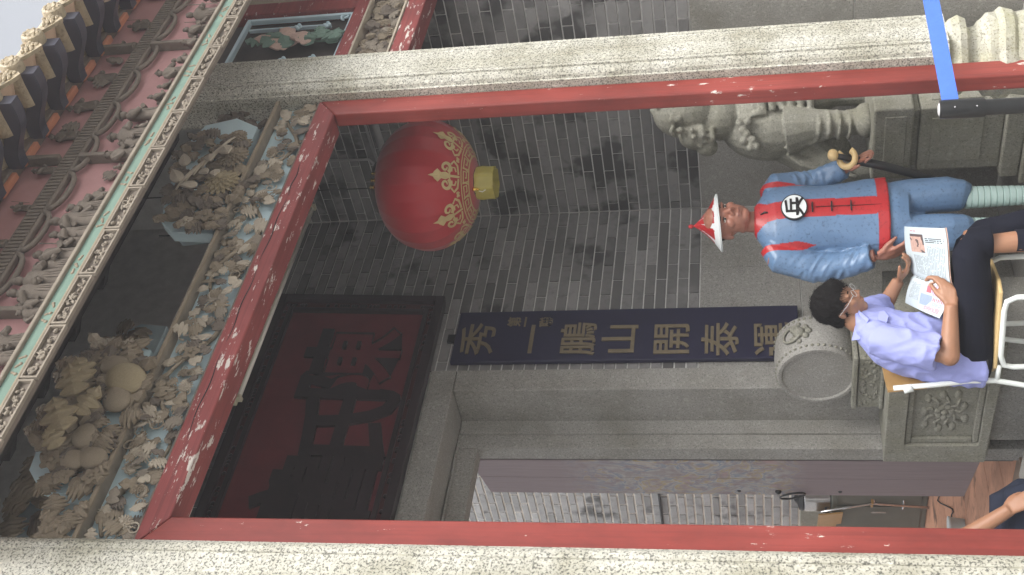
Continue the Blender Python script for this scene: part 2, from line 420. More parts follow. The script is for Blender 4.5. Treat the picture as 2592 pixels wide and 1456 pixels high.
# ---------------- red timber frame between the columns
FY0, FY1 = 3.185, 3.265
XL0, XL1, XR0, XR1 = 2.145, 2.270, 4.685, 4.81
ZLT, ZLB = 3.618, 3.515
fr = empty('red_timber_frame', (3.48, 3.22, 0), 0, 'chipped red painted timber frame lining the opening between two granite columns', 'frame')
def local(mb, e): mb.v = [(a-e.location.x, b-e.location.y, c-e.location.z) for a, b, c in mb.v]; return mb
# lintel with mitred ends, jambs with mitred heads
lt = MB().prism([(XL0, FY0, ZLT), (XR1, FY0, ZLT), (XR0+.004, FY0, ZLB), (XL1-.004, FY0, ZLB)], (0, .125, 0))
def bevelled(mb, name, mat, parent, wd=.006):
    o = mb.build(name, mat, parent); bv = o.modifiers.new('bevel', 'BEVEL'); bv.width = wd; bv.segments = 2; bv.limit_method = 'ANGLE'; return o
bevelled(local(lt, fr), 'lintel', M['red_old'], fr, .008)
jr = MB().prism([(XR1-.003, FY0+.002, 0), (XR1-.003, FY0+.002, ZLT-.004), (XR0, FY0+.002, ZLB-.004), (XR0, FY0+.002, 0)], (0, .078, 0))
bevelled(local(jr, fr), 'jamb', M['red_v'], fr, .008)
jl = MB().prism([(XL0+.003, FY0+.002, 0), (XL1, FY0+.002, 0), (XL1, FY0+.002, ZLB-.004), (XL0+.003, FY0+.002, ZLT-.004)], (0, .078, 0))
bevelled(local(jl, fr), 'jamb', M['red_v'], fr, .008)
# split in the old timber of the lintel
for (xa, xb) in ((2.62, 3.05), (3.12, 3.55), (3.6, 4.02), (4.05, 4.3)):
    q = [(xa+(xb-xa)*i/14, FY0-.0005, 3.578+.004*math.sin(xa*9+i*.7)) for i in range(15)]
    local(MB().tube(q, [.0018*math.sin(math.pi*(i+.6)/15.2)+.0006 for i in range(15)], 5), fr).build('crack', M['black'], fr)

# ---------------- granite door surround, door leaf
ds = empty('stone_door_surround', (3.34, YB, 0), 0, 'moulded grey granite surround of the entrance doorway under the plaque', 'doorway')
def part(mb, name, mat, e, **k): return local(mb, e).build(name, mat, e, **k)
part(MB().box(4.517, OX1, YB-.022, YI-.002, 0, ZO-.003, .006), 'jamb', M['granite_grey'], ds)
part(MB().box(2.00, 2.163, YB-.022, YI-.002, 0, ZO-.003, .006), 'jamb', M['granite_grey'], ds)
part(MB().box(2.00, OX1, YB-.022, YI-.002, ZO, ZT, .006), 'lintel', M['granite_grey'], ds)
part(MB().box(DX1, 4.60, YI, YI+.10, 0, ZL+.35, .005).box(DX1+.10, 4.60, YI-.018, YI+.02, 0, ZO-.006, .006), 'inner_jamb', M['granite_grey'], ds)
part(MB().box(2.08, DX0, YI, YI+.10, 0, ZL+.35, .005), 'inner_jamb', M['granite_grey'], ds)
part(MB().box(DX0+.002, DX1-.002, YI, YI+.10, ZL, ZL+.35, .005).box(DX0+.002, DX1-.002, YI-.03, YI+.02, ZL+.11, ZO-.006, .006), 'inner_lintel', M['granite_grey'], ds)
part(MB().box(2.5, 4.19, YB-.06, YI+.05, 0, .14, .01), 'threshold', M['granite_grey'], ds)
# painted door leaf swung inwards past the square
LW = .64
hinge = Vector((DX1+.02, YI+.13, 0))
th = R(19.5)
m_leaf, n_, b_, L_ = nodes_of('faded_painted_door')
tc = n_.nodes.new('ShaderNodeTexCoord')
sep = n_.nodes.new('ShaderNodeSeparateXYZ'); L_.new(tc.outputs['Object'], sep.inputs[0])
grain = noise(n_, L_, 9, 5, .6, coord=tc.outputs['Object'], stretch=(4, 4, .35))
c = mix(n_, L_, (.20, .155, .165), (.32, .26, .265), grain.outputs[0])
pic = noise(n_, L_, 2.8, 3, .5, coord=tc.outputs['Object'], dist=3.0)
swirl = ramp(n_, [(.30, (.30, .27, .26)), (.42, (.42, .40, .38)), (.47, (.20, .25, .32)), (.52, (.44, .42, .40)), (.57, (.42, .33, .16)), (.62, (.36, .33, .31)), (.7, (.40, .27, .26))])
L_.new(pic.outputs[0], swirl.inputs[0])
inx = ramp(n_, [(.0, g(0)), (.04, g(0)), (.16, g(1)), (.72, g(1)), (.97, g(0))])
zz = n_.nodes.new('ShaderNodeMapRange'); zz.inputs[1].default_value = 1.15; zz.inputs[2].default_value = 2.75; L_.new(sep.outputs[2], zz.inputs[0])
L_.new(zz.outputs[0], inx.inputs[0])
fa = n_.nodes.new('ShaderNodeMath'); fa.operation = 'MULTIPLY'; fa.inputs[1].default_value = .95
L_.new(inx.outputs[0], fa.inputs[0])
wear = noise(n_, L_, 12, 5, .7, coord=tc.outputs['Object'])
fb = n_.nodes.new('ShaderNodeMath'); fb.operation = 'MULTIPLY'
L_.new(fa.outputs[0], fb.inputs[0]); L_.new(ramp_out(n_, L_, wear.outputs[0], .35, .55), fb.inputs[1])
L_.new(mix(n_, L_, c, swirl.outputs[0], fb.outputs[0]), b_.inputs['Base Color']); b_.inputs['Roughness'].default_value = .75
bump(n_, L_, b_, grain.outputs[0], .2, .004)
leaf = empty('door_leaf', (hinge.x, hinge.y, 0), -th, 'weathered wooden door leaf with a faded painted guardian, swung inwards', 'door')
# local: leaf runs along +Y, painted face looks to -X
for k in range(2):
    y0 = .012+k*LW/2
    MB().box(0, .06, y0, y0+LW/2-.003, .30, 3.20, .004).build('plank', m_leaf, leaf)
MB().box(.004, .05, -.02, .010, .13, 3.25).build('pivot_stile', M['wood_dark'], leaf)
ring = [(-.03-.012*math.cos(a), LW-.07+.050*math.sin(a), 1.30+.075*math.cos(a)) for a in [2*math.pi*i/24 for i in range(25)]]
MB().tube(ring, .006, 8, False).build('ring_handle', M['black_metal'], leaf, smooth=True)
MB().ell((0, LW-.07, 1.385), (.022, .02, .02)).build('handle_boss', M['black_metal'], leaf, smooth=True)
for z in (1.02, 1.62): MB().ell((0, LW-.07, z), (.01, .012, .012), 8, 6).build('nail', M['black_metal'], leaf)

# ---------------- inner court seen through the door
XW, ZC = 6.60, .12
sheet('courtyard_floor', -2, XW+.3, YB+.34, 14, ZC-.008, plain('clay_bed', (.2, .14, .1), .9), .3)
cf = bpy.data.objects['courtyard_floor']
tile = MB().box(-.196, .196, -.196, .196, -.03, 0, .004).mesh('tile', [brickmat('terracotta_tile', (.52, .27, .17), .18)])
for i in range(6):
    for j in range(12):
        inst('floor_tile', tile, cf, (4.55+i*.4, 5.66+j*.4, ZC-.002))
cw = setprops(MB().box(XW+.012, XW+.35, YB+.34, 14, -.2, 5.4).build('courtyard_wall', M['mortar_white']), 'brightened grey brick wall with wide white joints seen through the doorway', 'wall')
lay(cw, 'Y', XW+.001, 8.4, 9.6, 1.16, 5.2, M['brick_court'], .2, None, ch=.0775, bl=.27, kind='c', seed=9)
for (a, b) in ((8.0, 8.9), (8.904, 10.0)): MB().box(XW-.01, XW+.05, a, b, ZC, 1.15, .005).build('granite_slab', M['granite_carved'], cw)
MB().tube([(XW-.012, 7.9, 2.40), (XW-.012, 10.2, 2.40)], .012, 6).build('cable', M['black_metal'], cw)
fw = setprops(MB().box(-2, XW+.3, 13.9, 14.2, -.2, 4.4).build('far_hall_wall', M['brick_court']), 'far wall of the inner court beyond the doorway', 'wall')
# ================================================================== CARVED WOODWORK
# pieces are modelled facing -Y: x = along the beam, z = up, y<0 = towards the street
def leaf_shape(lobes=3, w=.5, depth=.22, curl=.1, serr=.12, seed=0, n=26):
    """lobed leaf, stalk at origin, tip at +z, unit length"""
    rn = random.Random(seed); out = []
    for i in range(n+1):
        t = i/n; prof = math.sin(math.pi*min(1, t**.8))**.75*w*(1-.35*t)
        lob = 1+serr*2.6*(abs(math.sin(lobes*math.pi*t+.35))-.55)
        out.append((prof*max(.15, lob), t))
    mb = MB(); vs = []; fs = []
    def bend(x, z): return -depth*(1-(abs(x)/(w+.01))**1.6)*math.sin(math.pi*min(1, z*.9+.08))-curl*z*z
    N = len(out)
    for s in (-1, 1):
        for x, z in out: vs.append((s*x, bend(x*.98, z), z+.0))
    for x, z in out: vs.append((0, bend(0, z)-.05, z))            # midrib
    for s in (-1, 1):
        for x, z in out: vs.append((s*x*.52, bend(x*.52, z)+.045*(1 if int(z*lobes*3) % 2 else -.4), z))
    A, B, C, D, E = 0, N, 2*N, 3*N, 4*N
    for i in range(N-1):
        fs += [(A+i, A+i+1, D+i+1, D+i), (D+i, D+i+1, C+i+1, C+i), (C+i, C+i+1, E+i+1, E+i), (E+i, E+i+1, B+i+1, B+i)]
    mb.add(vs, fs)
    b = len(vs); vb = [(x, .06, z) for x, _, z in vs[:2*N]]       # skirt gives the leaf its thickness
    mb.v += vb
    for i in range(N-1):
        mb.f += [(A+i, b+A+i, b+A+i+1, A+i+1), (B+i, B+i+1, b+B+i+1, b+B+i)]; mb.m += [0, 0]
    return mb
def petal_ring(mb, n, r0, r1, y0, y1, w, tilt=0):
    for k in range(n):
        a = 2*math.pi*k/n+tilt; ca, sa = math.cos(a), math.sin(a)
        def pt(r, s, y): return (r*ca-s*sa, y, r*sa+s*ca)
        m = (r0+r1)/2
        mb.add([pt(r0, -w*.4, y0), pt(m, -w, (y0+y1)/2-.03), pt(r1, -w*.45, y1), pt(r1*1.04, 0, y1-.02), pt(r1, w*.45, y1), pt(m, w, (y0+y1)/2-.03), pt(r0, w*.4, y0), pt(m, 0, (y0+y1)/2+.05),
                pt(m, -w, .08), pt(r1, -w*.45, .08), pt(r1*1.04, 0, .08), pt(r1, w*.45, .08), pt(m, w, .08)],
               [(0, 1, 7), (1, 2, 7), (2, 3, 7), (3, 4, 7), (4, 5, 7), (5, 6, 7), (1, 8, 9, 2), (2, 9, 10, 3), (3, 10, 11, 4), (4, 11, 12, 5)])
def flower_shape(kind):
    mb = MB()
    if kind == 0:     # chrysanthemum
        petal_ring(mb, 18, .15, 1.0, -.05, .0, .15); petal_ring(mb, 14, .1, .78, -.22, -.12, .15, .2); petal_ring(mb, 10, .06, .5, -.36, -.26, .13, .1)
        mb.ell((0, -.36, 0), (.2, .14, .2), 10, 6)
    elif kind == 1:   # peony
        petal_ring(mb, 7, .1, 1.0, -.08, .02, .42); petal_ring(mb, 6, .1, .72, -.26, -.18, .34, .4); petal_ring(mb, 5, .05, .45, -.42, -.38, .22, .2)
        mb.ell((0, -.42, 0), (.18, .16, .18), 10, 6)
    else:             # five-petal blossom
        petal_ring(mb, 5, .1, 1.0, -.12, -.04, .42); mb.ell((0, -.18, 0), (.28, .18, .28), 10, 6)
    return mb
LEAF = {}
for mk in ('carving', 'carving_pale', 'carving_dark', 'carving_mid', 'carving_gold', 'green'):
    LEAF[mk] = [leaf_shape(l, w, .17, c, s, i).mesh('leaf', [M[mk]], 40) for i, (l, w, c, s) in enumerate(((3, .46, .15, .34), (4, .52, -.05, .36), (2, .40, .3, .26), (5, .56, .1, .38)))]
OVAL = {mk: leaf_shape(1, .40, .2, .08, .02, 9, 16).mesh('leaf', [M[mk]], 40) for mk in ('carving_pale', 'carving')}
FLOW = {mk: [flower_shape(k).mesh('flower', [M[mk]], 30) for k in range(3)] for mk in ('carving', 'carving_pale', 'carving_gold', 'carving_dark')}
def spiral(turns, r, n=30, sgn=1, lift=.3):
    pts = []
    for i in range(n):
        t = i/(n-1); a = turns*2*math.pi*t; rr = r*(1-t*.86)
        pts.append((sgn*(rr*math.cos(a)-r), -lift*r*math.sin(math.pi*t)-.01, rr*math.sin(a)))
    return pts
SCROLL = {mk: [MB().tube(spiral(tr, 1, 34, s), [.13*(1-.6*i/33) for i in range(34)], 7).mesh('tendril', [M[mk]], True) for tr, s in ((1.35, 1), (1.35, -1), (1.0, 1))] for mk in ('carving', 'carving_pale')}
def vine(pts, r, mk, parent, name='vine'):
    k = len(pts); return MB().tube(pts, [r*(.65+.35*math.sin(math.pi*i/(k-1))) for i in range(k)], 7).build(name, M[mk], parent, smooth=True)
def place(me, nm, parent, x, y, z, ang, s, sy=1.0, tip=0, roll=0):
    return inst(nm, me, parent, (x, y, z), Euler((tip, ang, roll), 'XYZ'), (s, s*sy, s))

# ---------------- carved beam over the red lintel
BZ0, BZ1 = 3.618, 3.842
bx0, bx1 = 2.147, 4.808
cb = empty('carved_beam', (3.48, 3.2, 0), 0, 'carved timber beam of scrolling leaves on pale blue, above the red lintel', 'beam')
def cpart(mb, name, mat, **k): return part(mb, name, mat, cb, **k)
cpart(MB().box(bx0, bx1, 3.238, 3.36, BZ0+.002, BZ1-.002), 'ground_panel', M['blue'])
cpart(MB().box(bx0, bx1, 3.168, 3.180, BZ1-.014, BZ1+.004, .003), 'top_rail', M['carving'])
cpart(MB().box(bx0, bx1, 3.181, 3.36, BZ1-.008, BZ1+.002), 'rail_soffit', M['carving_mid'])
cpart(MB().box(bx0, bx1, 3.200, 3.237, BZ0+.002, BZ0+.015, .003), 'bottom_rail', M['carving_dark'])
rn = random.Random(21)
O = cb.location
def bp(me, nm, x, z, ang, s, y=3.235, sy=.8, tip=0): return place(me, nm, cb, x-O.x, y-O.y, z-O.z, ang, s, sy, tip, rn.uniform(-.3, .3))
zc = (BZ0+BZ1)/2
# rolling stem with sprays of cut leaves, curls and blossoms filling the whole field
xs = [bx0+.05+i*(bx1-bx0-.1)/90 for i in range(91)]
for s in range(6):
    seg = xs[s*15:s*15+16]
    vine([(x-O.x, 3.222-.012*math.sin(x*9)-O.y, zc+.066*math.sin((x-bx0)*2*math.pi/.62)) for x in seg], .011, 'carving', cb, 'vine')
x = bx0+.04; k = 0
while x < bx1-.03:
    ph_ = (x-bx0)*2*math.pi/.62; up = math.sin(ph_)
    for q in range(3):
        zz = BZ0+.022+(q+.5+rn.uniform(-.35, .35))*(BZ1-BZ0-.044)/3
        mk = rn.choice(('carving', 'carving_pale', 'carving_pale', 'carving', 'carving_dark', 'carving_mid'))
        if rn.random() < .80:
            s_ = rn.uniform(.042, .078); a = rn.uniform(0, 6.3)
            bp(rn.choice(LEAF[mk]), 'leaf', x+rn.uniform(-.02, .02)-.4*s_*math.sin(a), zz-.4*s_*math.cos(a), a, s_, 3.222-rn.uniform(0, .03), .55, rn.uniform(-.35, .35))
    if k % 2 == 0:
        sg = rn.choice((0, 1)); bp(SCROLL[rn.choice(('carving', 'carving_pale'))][sg], 'tendril', x+(.03 if sg == 0 else -.03), zc-up*.062, rn.uniform(0, 6.3), rn.uniform(.022, .034), 3.205, .9)
    if k % 4 == 1:
        bp(rn.choice(FLOW[rn.choice(('carving_pale', 'carving', 'carving'))]), 'flower', x+.015, zc-up*.05, rn.uniform(0, 6), rn.uniform(.028, .042), 3.200, .9)
    x += rn.uniform(.036, .048); k += 1

# ---------------- carved plaques standing on the beam
def plaque_board(name, outline, Y, label, group, th=.055, base=(.5)):
    pts = [P(a, b, Y=Y) for a, b in outline]
    cx = sum(p.x for p in pts)/len(pts); z0 = min(p.z for p in pts)
    e = empty(name, (cx, Y, z0), 0, label, 'carving', group)
    # round the outline a little
    q = []
    for i in range(len(pts)):
        a, b, c = pts[i-1], pts[i], pts[(i+1) % len(pts)]
        q += [b.lerp(a, .12), b, b.lerp(c, .12)]
    mb = MB().prism([(p.x, Y, p.z) for p in q], (0, th, 0)); mb = local(mb, e); mb.v = [(a, b, c) for a, b, c in mb.v]
    mb.build('board', M['blue'], e)
    return e, pts
def deco(e, px, py, Y, me, nm, ang, s, sy=.8, tip=0, roll=0):
    p = P(px, py, Y=Y)-e.location
    return place(me, nm, e, p.x, p.y, p.z, ang, s, sy, tip, roll)
def gourd(name, r, mk): return None
FR = MB(); FR.ell((0, 0, 0), (.8, .55, 1.0), 18, 12)
fr_m = FR.mesh('fruit', [M['carving']], True); FR2 = MB(); FR2.ell((0, 0, 0), (.8, .55, 1.0), 18, 12); fr_p = FR2.mesh('fruit', [M['carving_gold']], True)
Yp = 3.19
BIGLEAF = leaf_shape(3, .40, .14, .1, .30, 2, 34).mesh('leaf', [M['carving_gold']], 40)
e1, _ = plaque_board('carved_plaque', [(538, 592), (432, 588), (408, 560), (415, 525), (440, 440), (470, 370), (520, 318), (600, 300), (652, 322)], Yp,
    'pale blue edged plaque carved with chrysanthemums and oval leaves on the beam', 'carved plaques on the beam')
rn = random.Random(4)
for (a, b, k, s, mk) in ((590, 395, 0, .075, 'carving'), (560, 460, 0, .085, 'carving_gold'), (600, 345, 0, .05, 'carving'), (470, 560, 2, .035, 'carving_pale'), (520, 545, 2, .04, 'carving')):
    deco(e1, a, b, Yp-.05, FLOW[mk][k], 'flower', rn.uniform(0, 6), s, 1.1)
for (a, b, ang, s) in ((565, 372, -2.2, .1), (530, 392, -2.0, .075), (510, 430, -2.4, .07), (545, 430, -1.9, .07), (470, 420, 1.2, .08), (455, 460, .9, .09), (500, 465, -.4, .08)):
    deco(e1, a, b, Yp-.085, OVAL['carving_pale'], 'leaf', ang, s, .6, .2)
for i in range(190):
    a, b = rn.uniform(418, 650), rn.uniform(330, 575)
    if a < 412+max(0, (480-b))*.55+4 or a > 690-.38*(b-262)-14: continue
    deco(e1, a, b, Yp-.03, rn.choice(LEAF[rn.choice(('carving', 'carving_dark', 'carving'))]), 'leaf', rn.uniform(0, 6.3), rn.uniform(.045, .085), 1.0, rn.uniform(-.3, .3))
for (a, b, s) in ((480, 520, .05), (440, 545, .045), (540, 515, .05), (500, 570, .04), (555, 420, .045), (610, 430, .04)):
    deco(e1, a, b, Yp-.015, fr_m, 'fruit', rn.uniform(0, 3), s, 1.0)
for k in range(5):
    a0, b0 = 445+k*22, 480-k*18
    p0 = P(a0, b0, Y=Yp-.07)-e1.location; p1 = P(a0+30, b0-45, Y=Yp-.10)-e1.location; p2 = P(a0+62, b0-60, Y=Yp-.07)-e1.location
    vine([p0.lerp(p1, t)*(1-t)+p1.lerp(p2, t)*t for t in [i/8 for i in range(9)]], .007, 'carving_pale', e1, 'twig')
e2, _ = plaque_board('carved_plaque', [(236, 1258), (160, 1250), (96, 1232), (74, 1190), (100, 1120), (150, 1010), (190, 930), (250, 885), (330, 872), (384, 888)], Yp,
    'pale blue edged plaque carved with split fruits and large cut leaves on the beam', 'carved plaques on the beam')
for (a, b, s, sy, r) in ((318, 960, .095, .8, .5), (296, 1010, .07, .8, .9), (215, 1105, .062, .8, 1.2), (185, 1165, .055, .9, .3), (235, 1160, .06, .9, .2), (290, 925, .06, .8, 0)):
    deco(e2, a, b, Yp-.04, fr_p if s > .07 else fr_m, 'fruit', r, s, sy)
for (a, b, ang, s) in ((160, 1090, 1.0, .16), (190, 1000, 1.1, .15), (220, 960, .9, .12), (195, 1050, 2.0, .13), (150, 1130, .7, .1)):
    deco(e2, a, b, Yp-.10, BIGLEAF, 'leaf', ang, s*1.05, .5, .15)
for (a, b, k, s) in ((130, 1165, 2, .045), (270, 900, 2, .04), (160, 1205, 2, .04), (230, 1205, 2, .035), (330, 885, 2, .035)):
    deco(e2, a, b, Yp-.05, FLOW['carving'][k], 'flower', rn.uniform(0, 6), s, 1.0)
for i in range(210):
    a, b = rn.uniform(84, 372), rn.uniform(880, 1235)
    if a < 80+(1190-b)*.36+6 or a > 384-(b-888)*.40-10: continue
    deco(e2, a, b, Yp-.03, rn.choice(LEAF[rn.choice(('carving', 'carving', 'carving_dark'))]), 'leaf', rn.uniform(0, 6.3), rn.uniform(.06, .1), 1.0, rn.uniform(-.3, .3))
for (a, b) in ((275, 868), (300, 862), (345, 875), (255, 875), (175, 955), (140, 1040), (110, 1090)):
    deco(e2, a, b, Yp, rn.choice(LEAF['carving_pale']), 'leaf', rn.uniform(-.8, .8), .075, 1.0, .2)
e3, _ = plaque_board('carved_plaque', [(200, 1322), (150, 1335), (120, 1400), (140, 1440), (170, 1450)], Yp, 'carved leaf spray on the beam half hidden by the near column', 'carved plaques on the beam', .03)
for i in range(14): deco(e3, rn.uniform(120, 185), rn.uniform(1295, 1370), Yp-.02, rn.choice(LEAF['carving']), 'leaf', rn.uniform(0, 6.3), .08, 1.0, .2)
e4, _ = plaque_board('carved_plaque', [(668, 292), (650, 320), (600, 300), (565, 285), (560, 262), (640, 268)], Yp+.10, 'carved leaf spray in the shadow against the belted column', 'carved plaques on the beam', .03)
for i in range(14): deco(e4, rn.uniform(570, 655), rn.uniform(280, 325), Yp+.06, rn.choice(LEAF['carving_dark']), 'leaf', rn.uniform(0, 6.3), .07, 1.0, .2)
# second row on the tie beam, in the dark
for n, (a, b) in enumerate(((375, 530), (140, 925), (90, 1150), (60, 1290), (480, 330))):
    p = P(a, b, Y=4.18)
    e = empty('carved_plaque', (p.x, 4.18, 4.622), 0, ('carved plaque in the dark, standing on the tie beam behind the open carved beam'), 'carving', 'carved plaques on the tie beam')
    MB().prism([(-.28, 0, 0), (-.30, 0, .18), (-.12, 0, .34), (.14, 0, .34), (.30, 0, .16), (.28, 0, 0)], (0, .05, 0)).build('board', M['blue'], e)
    for i in range(16):
        place(rn.choice(LEAF['carving']), 'leaf', e, rn.uniform(-.24, .24), -.03, rn.uniform(.05, .27), rn.uniform(0, 6.3), rn.uniform(.09, .15), .8, .2)

# ---------------- eave board: carved border, green band, figure frieze
YE = 2.70
ex0, ex1 = 1.95, 6.05
fb = empty('eave_board', (4.0, YE, 3.9), 0, 'long carved eave board with a green band and figures on faded red', 'eave board')
def fpart(mb, name, mat, **k): return part(mb, name, mat, fb, **k)
fpart(MB().box(ex0, ex1, YE+.004, YE+.024, 3.905, 4.045), 'backing_board', M['carving_dark'])
fpart(MB().box(ex0, ex1, YE-.012, YE+.004, 3.966, 3.978, .003), 'bead', M['carving'])
fpart(MB().box(ex0, ex1, YE-.006, YE+.003, 3.979, 4.022), 'green_band', M['green'])
fpart(MB().box(ex0, ex1, YE-.020, YE+.07, 4.024, 4.040, .004), 'top_bead', M['carving_mid'])
x = ex0; k = 0; rn = random.Random(31)
while x < ex1-.05:
    L = .262
    z0 = 3.898+(.006 if k % 2 else 0)
    mb = MB(); b = .007
    mb.box(x+.004, x+L-.004, YE-.012, YE+.003, z0, z0+b).box(x+.004, x+L-.004, YE-.012, YE+.003, 3.958, 3.965)
    mb.box(x+.004, x+.012, YE-.012, YE+.003, z0+b, 3.958).box(x+L-.012, x+L-.004, YE-.012, YE+.003, z0+b, 3.958)
    setprops(fpart(mb, 'border_frame', M['carving_mid']), kind='stuff')
    mb = MB()
    for i in range(20):
        c = Vector((x+.025+rn.random()*(L-.05), YE-.002, z0+.014+rn.random()*.036)); a = rn.uniform(0, 6.3); s = rn.uniform(.011, .018)
        Mx = Matrix.Translation(c) @ Matrix.Rotation(a, 4, 'Y') @ Matrix.Scale(s, 4)
        mb.ell((0, 0, .5), (.42, .55, .7), 6, 4, Mx)
        if i % 3 == 0: mb.tube([Mx @ Vector(p) for p in spiral(1.1, 1.0, 9, rn.choice((-1, 1)))], s*.22, 4, False)
    setprops(fpart(mb, 'border_carving', M['carving_mid'], smooth=True), kind='stuff')
    mb = MB()
    for i in range(3):
        c = Vector((x+.03+i*.035+rn.uniform(-.008, .008), YE-.006, 4.0)); Mx = Matrix.Translation(c) @ Matrix.Rotation(rn.uniform(0, 6), 4, 'Y')
        mb.ell((0, 0, .006), (.006, .005, .012), 6, 4, Mx).ell((0, 0, -.008), (.008, .005, .008), 6, 4, Mx)
    setprops(fpart(mb, 'band_carving', M['carving'], smooth=True), kind='stuff')
    x += L; k += 1
YF_ = 2.79
fpart(MB().box(ex0, ex1, YF_, YF_+.04, 4.04, 4.70), 'frieze_ground', M['pink'])
fpart(MB().box(ex0, ex1, YF_-.030, YF_-.001, 4.352, 4.440, .006), 'middle_rail', M['carving_dark'])
mb = MB()
for i in range(int((ex1-ex0)/.022)): mb.box(ex0+i*.022, ex0+i*.022+.012, YF_-.036, YF_-.0295, 4.366, 4.426)
setprops(fpart(mb, 'rail_fluting', M['carving_dark']), kind='stuff')
fpart(MB().box(ex0, ex1, YF_-.06, YF_-.001, 4.62, 4.70, .006), 'upper_rail', M['carving_dark'])
# dividers and cusped heads of the panels
for yy in (145, 415, 800):
    px_ = P(180, yy, Y=YF_).x
    for (z0, z1) in ((4.041, 4.35), (4.442, 4.62)):
        fpart(MB().box(px_-.012, px_+.012, YF_-.05, YF_-.001, z0, z1, .004), 'divider', M['carving_dark'])
for i in range(16):
    xx = ex0+.1+i*.26
    q = [(xx+.12*math.cos(a), YF_-.028, 4.352-.05*math.sin(a)) for a in [math.pi*j/8 for j in range(9)]]
    fpart(MB().tube(q, .012, 6), 'cusp', M['carving_dark'], smooth=True)
# robed figures
def figure_shape(seed):
    rn = random.Random(seed); mb = MB()
    lean = rn.uniform(-.06, .06)
    mb.lathe([(.15, 0), (.17, .06), (.135, .3), (.15, .45), (.165, .6), (.15, .72), (.07, .79), (.05, .82)], 12, Matrix.Shear('XY', 4, (lean, 0)), 1.1, .8)
    mb.ell((lean*.8, -.01, .885), (.075, .08, .09), 10, 7)
    hat = rn.choice((0, 1, 2))
    if hat == 0: mb.ell((lean*.8, 0, .97), (.06, .06, .05), 8, 5)
    elif hat == 1: mb.box(-.09+lean, .09+lean, -.03, .03, .95, 1.0)
    else: mb.lathe([(.11, .94), (.02, 1.06)], 8)
    a = rn.uniform(-.2, .25)
    mb.tube([(-.15, 0, .7), (-.24, -.06, .55), (-.12, -.16, .48+a)], [.06, .07, .05], 7)
    mb.tube([(.15, 0, .7), (.23, -.08, .52), (.10, -.17, .5)], [.06, .07, .05], 7)
    for i in range(5):
        q = -1.9+i*.35; mb.tube([(.12*math.cos(q), .1*math.sin(q), .6), (.17*math.cos(q), .135*math.sin(q), .05)], .014, 5)
    if rn.random() < .4: mb.tube([(.2, -.15, .1), (.24, -.16, 1.0)], .012, 5)
    return mb.mesh('figure', [M['carving_dark']], 50)
FIG = [figure_shape(i) for i in range(6)]
rn = random.Random(12)
for yy, h in ((22, .16), (62, .2), (98, .17), (128, .13), (168, .13), (198, .17), (232, .12), (258, .14), (300, .23), (330, .12), (352, .21), (372, .14), (398, .18), (428, .1), (500, .15), (527, .20), (556, .24), (588, .2), (612, .15), (646, .23), (672, .18), (700, .24), (738, .23), (768, .16), (790, .14), (860, .2), (900, .18)):
    xx = P(170, yy, Y=YE+.04).x
    inst('figure', rn.choice(FIG), fb, (xx-4.0, .045, .142), (0, rn.uniform(-.06, .06), rn.uniform(-.6, .6)), (h*1.05, h, h))
for i in range(17):
    xx = ex0+.15+i*.24+rn.uniform(-.04, .04)
    inst('figure', rn.choice(FIG), fb, (xx-4.0, .07, .542), (0, rn.uniform(-.1, .1), rn.uniform(-.6, .6)), rn.uniform(.1, .16))
for i in range(22):     # little pavilions and trees between the figures
    xx = ex0+.1+i*.185+rn.uniform(-.04, .04); zz = rn.choice((.16, .24, .57))
    place(rn.choice(LEAF['carving_dark']), 'foliage', fb, xx-4.0, .075, zz, rn.uniform(-1.2, 1.2), rn.uniform(.05, .09), .6, .2)

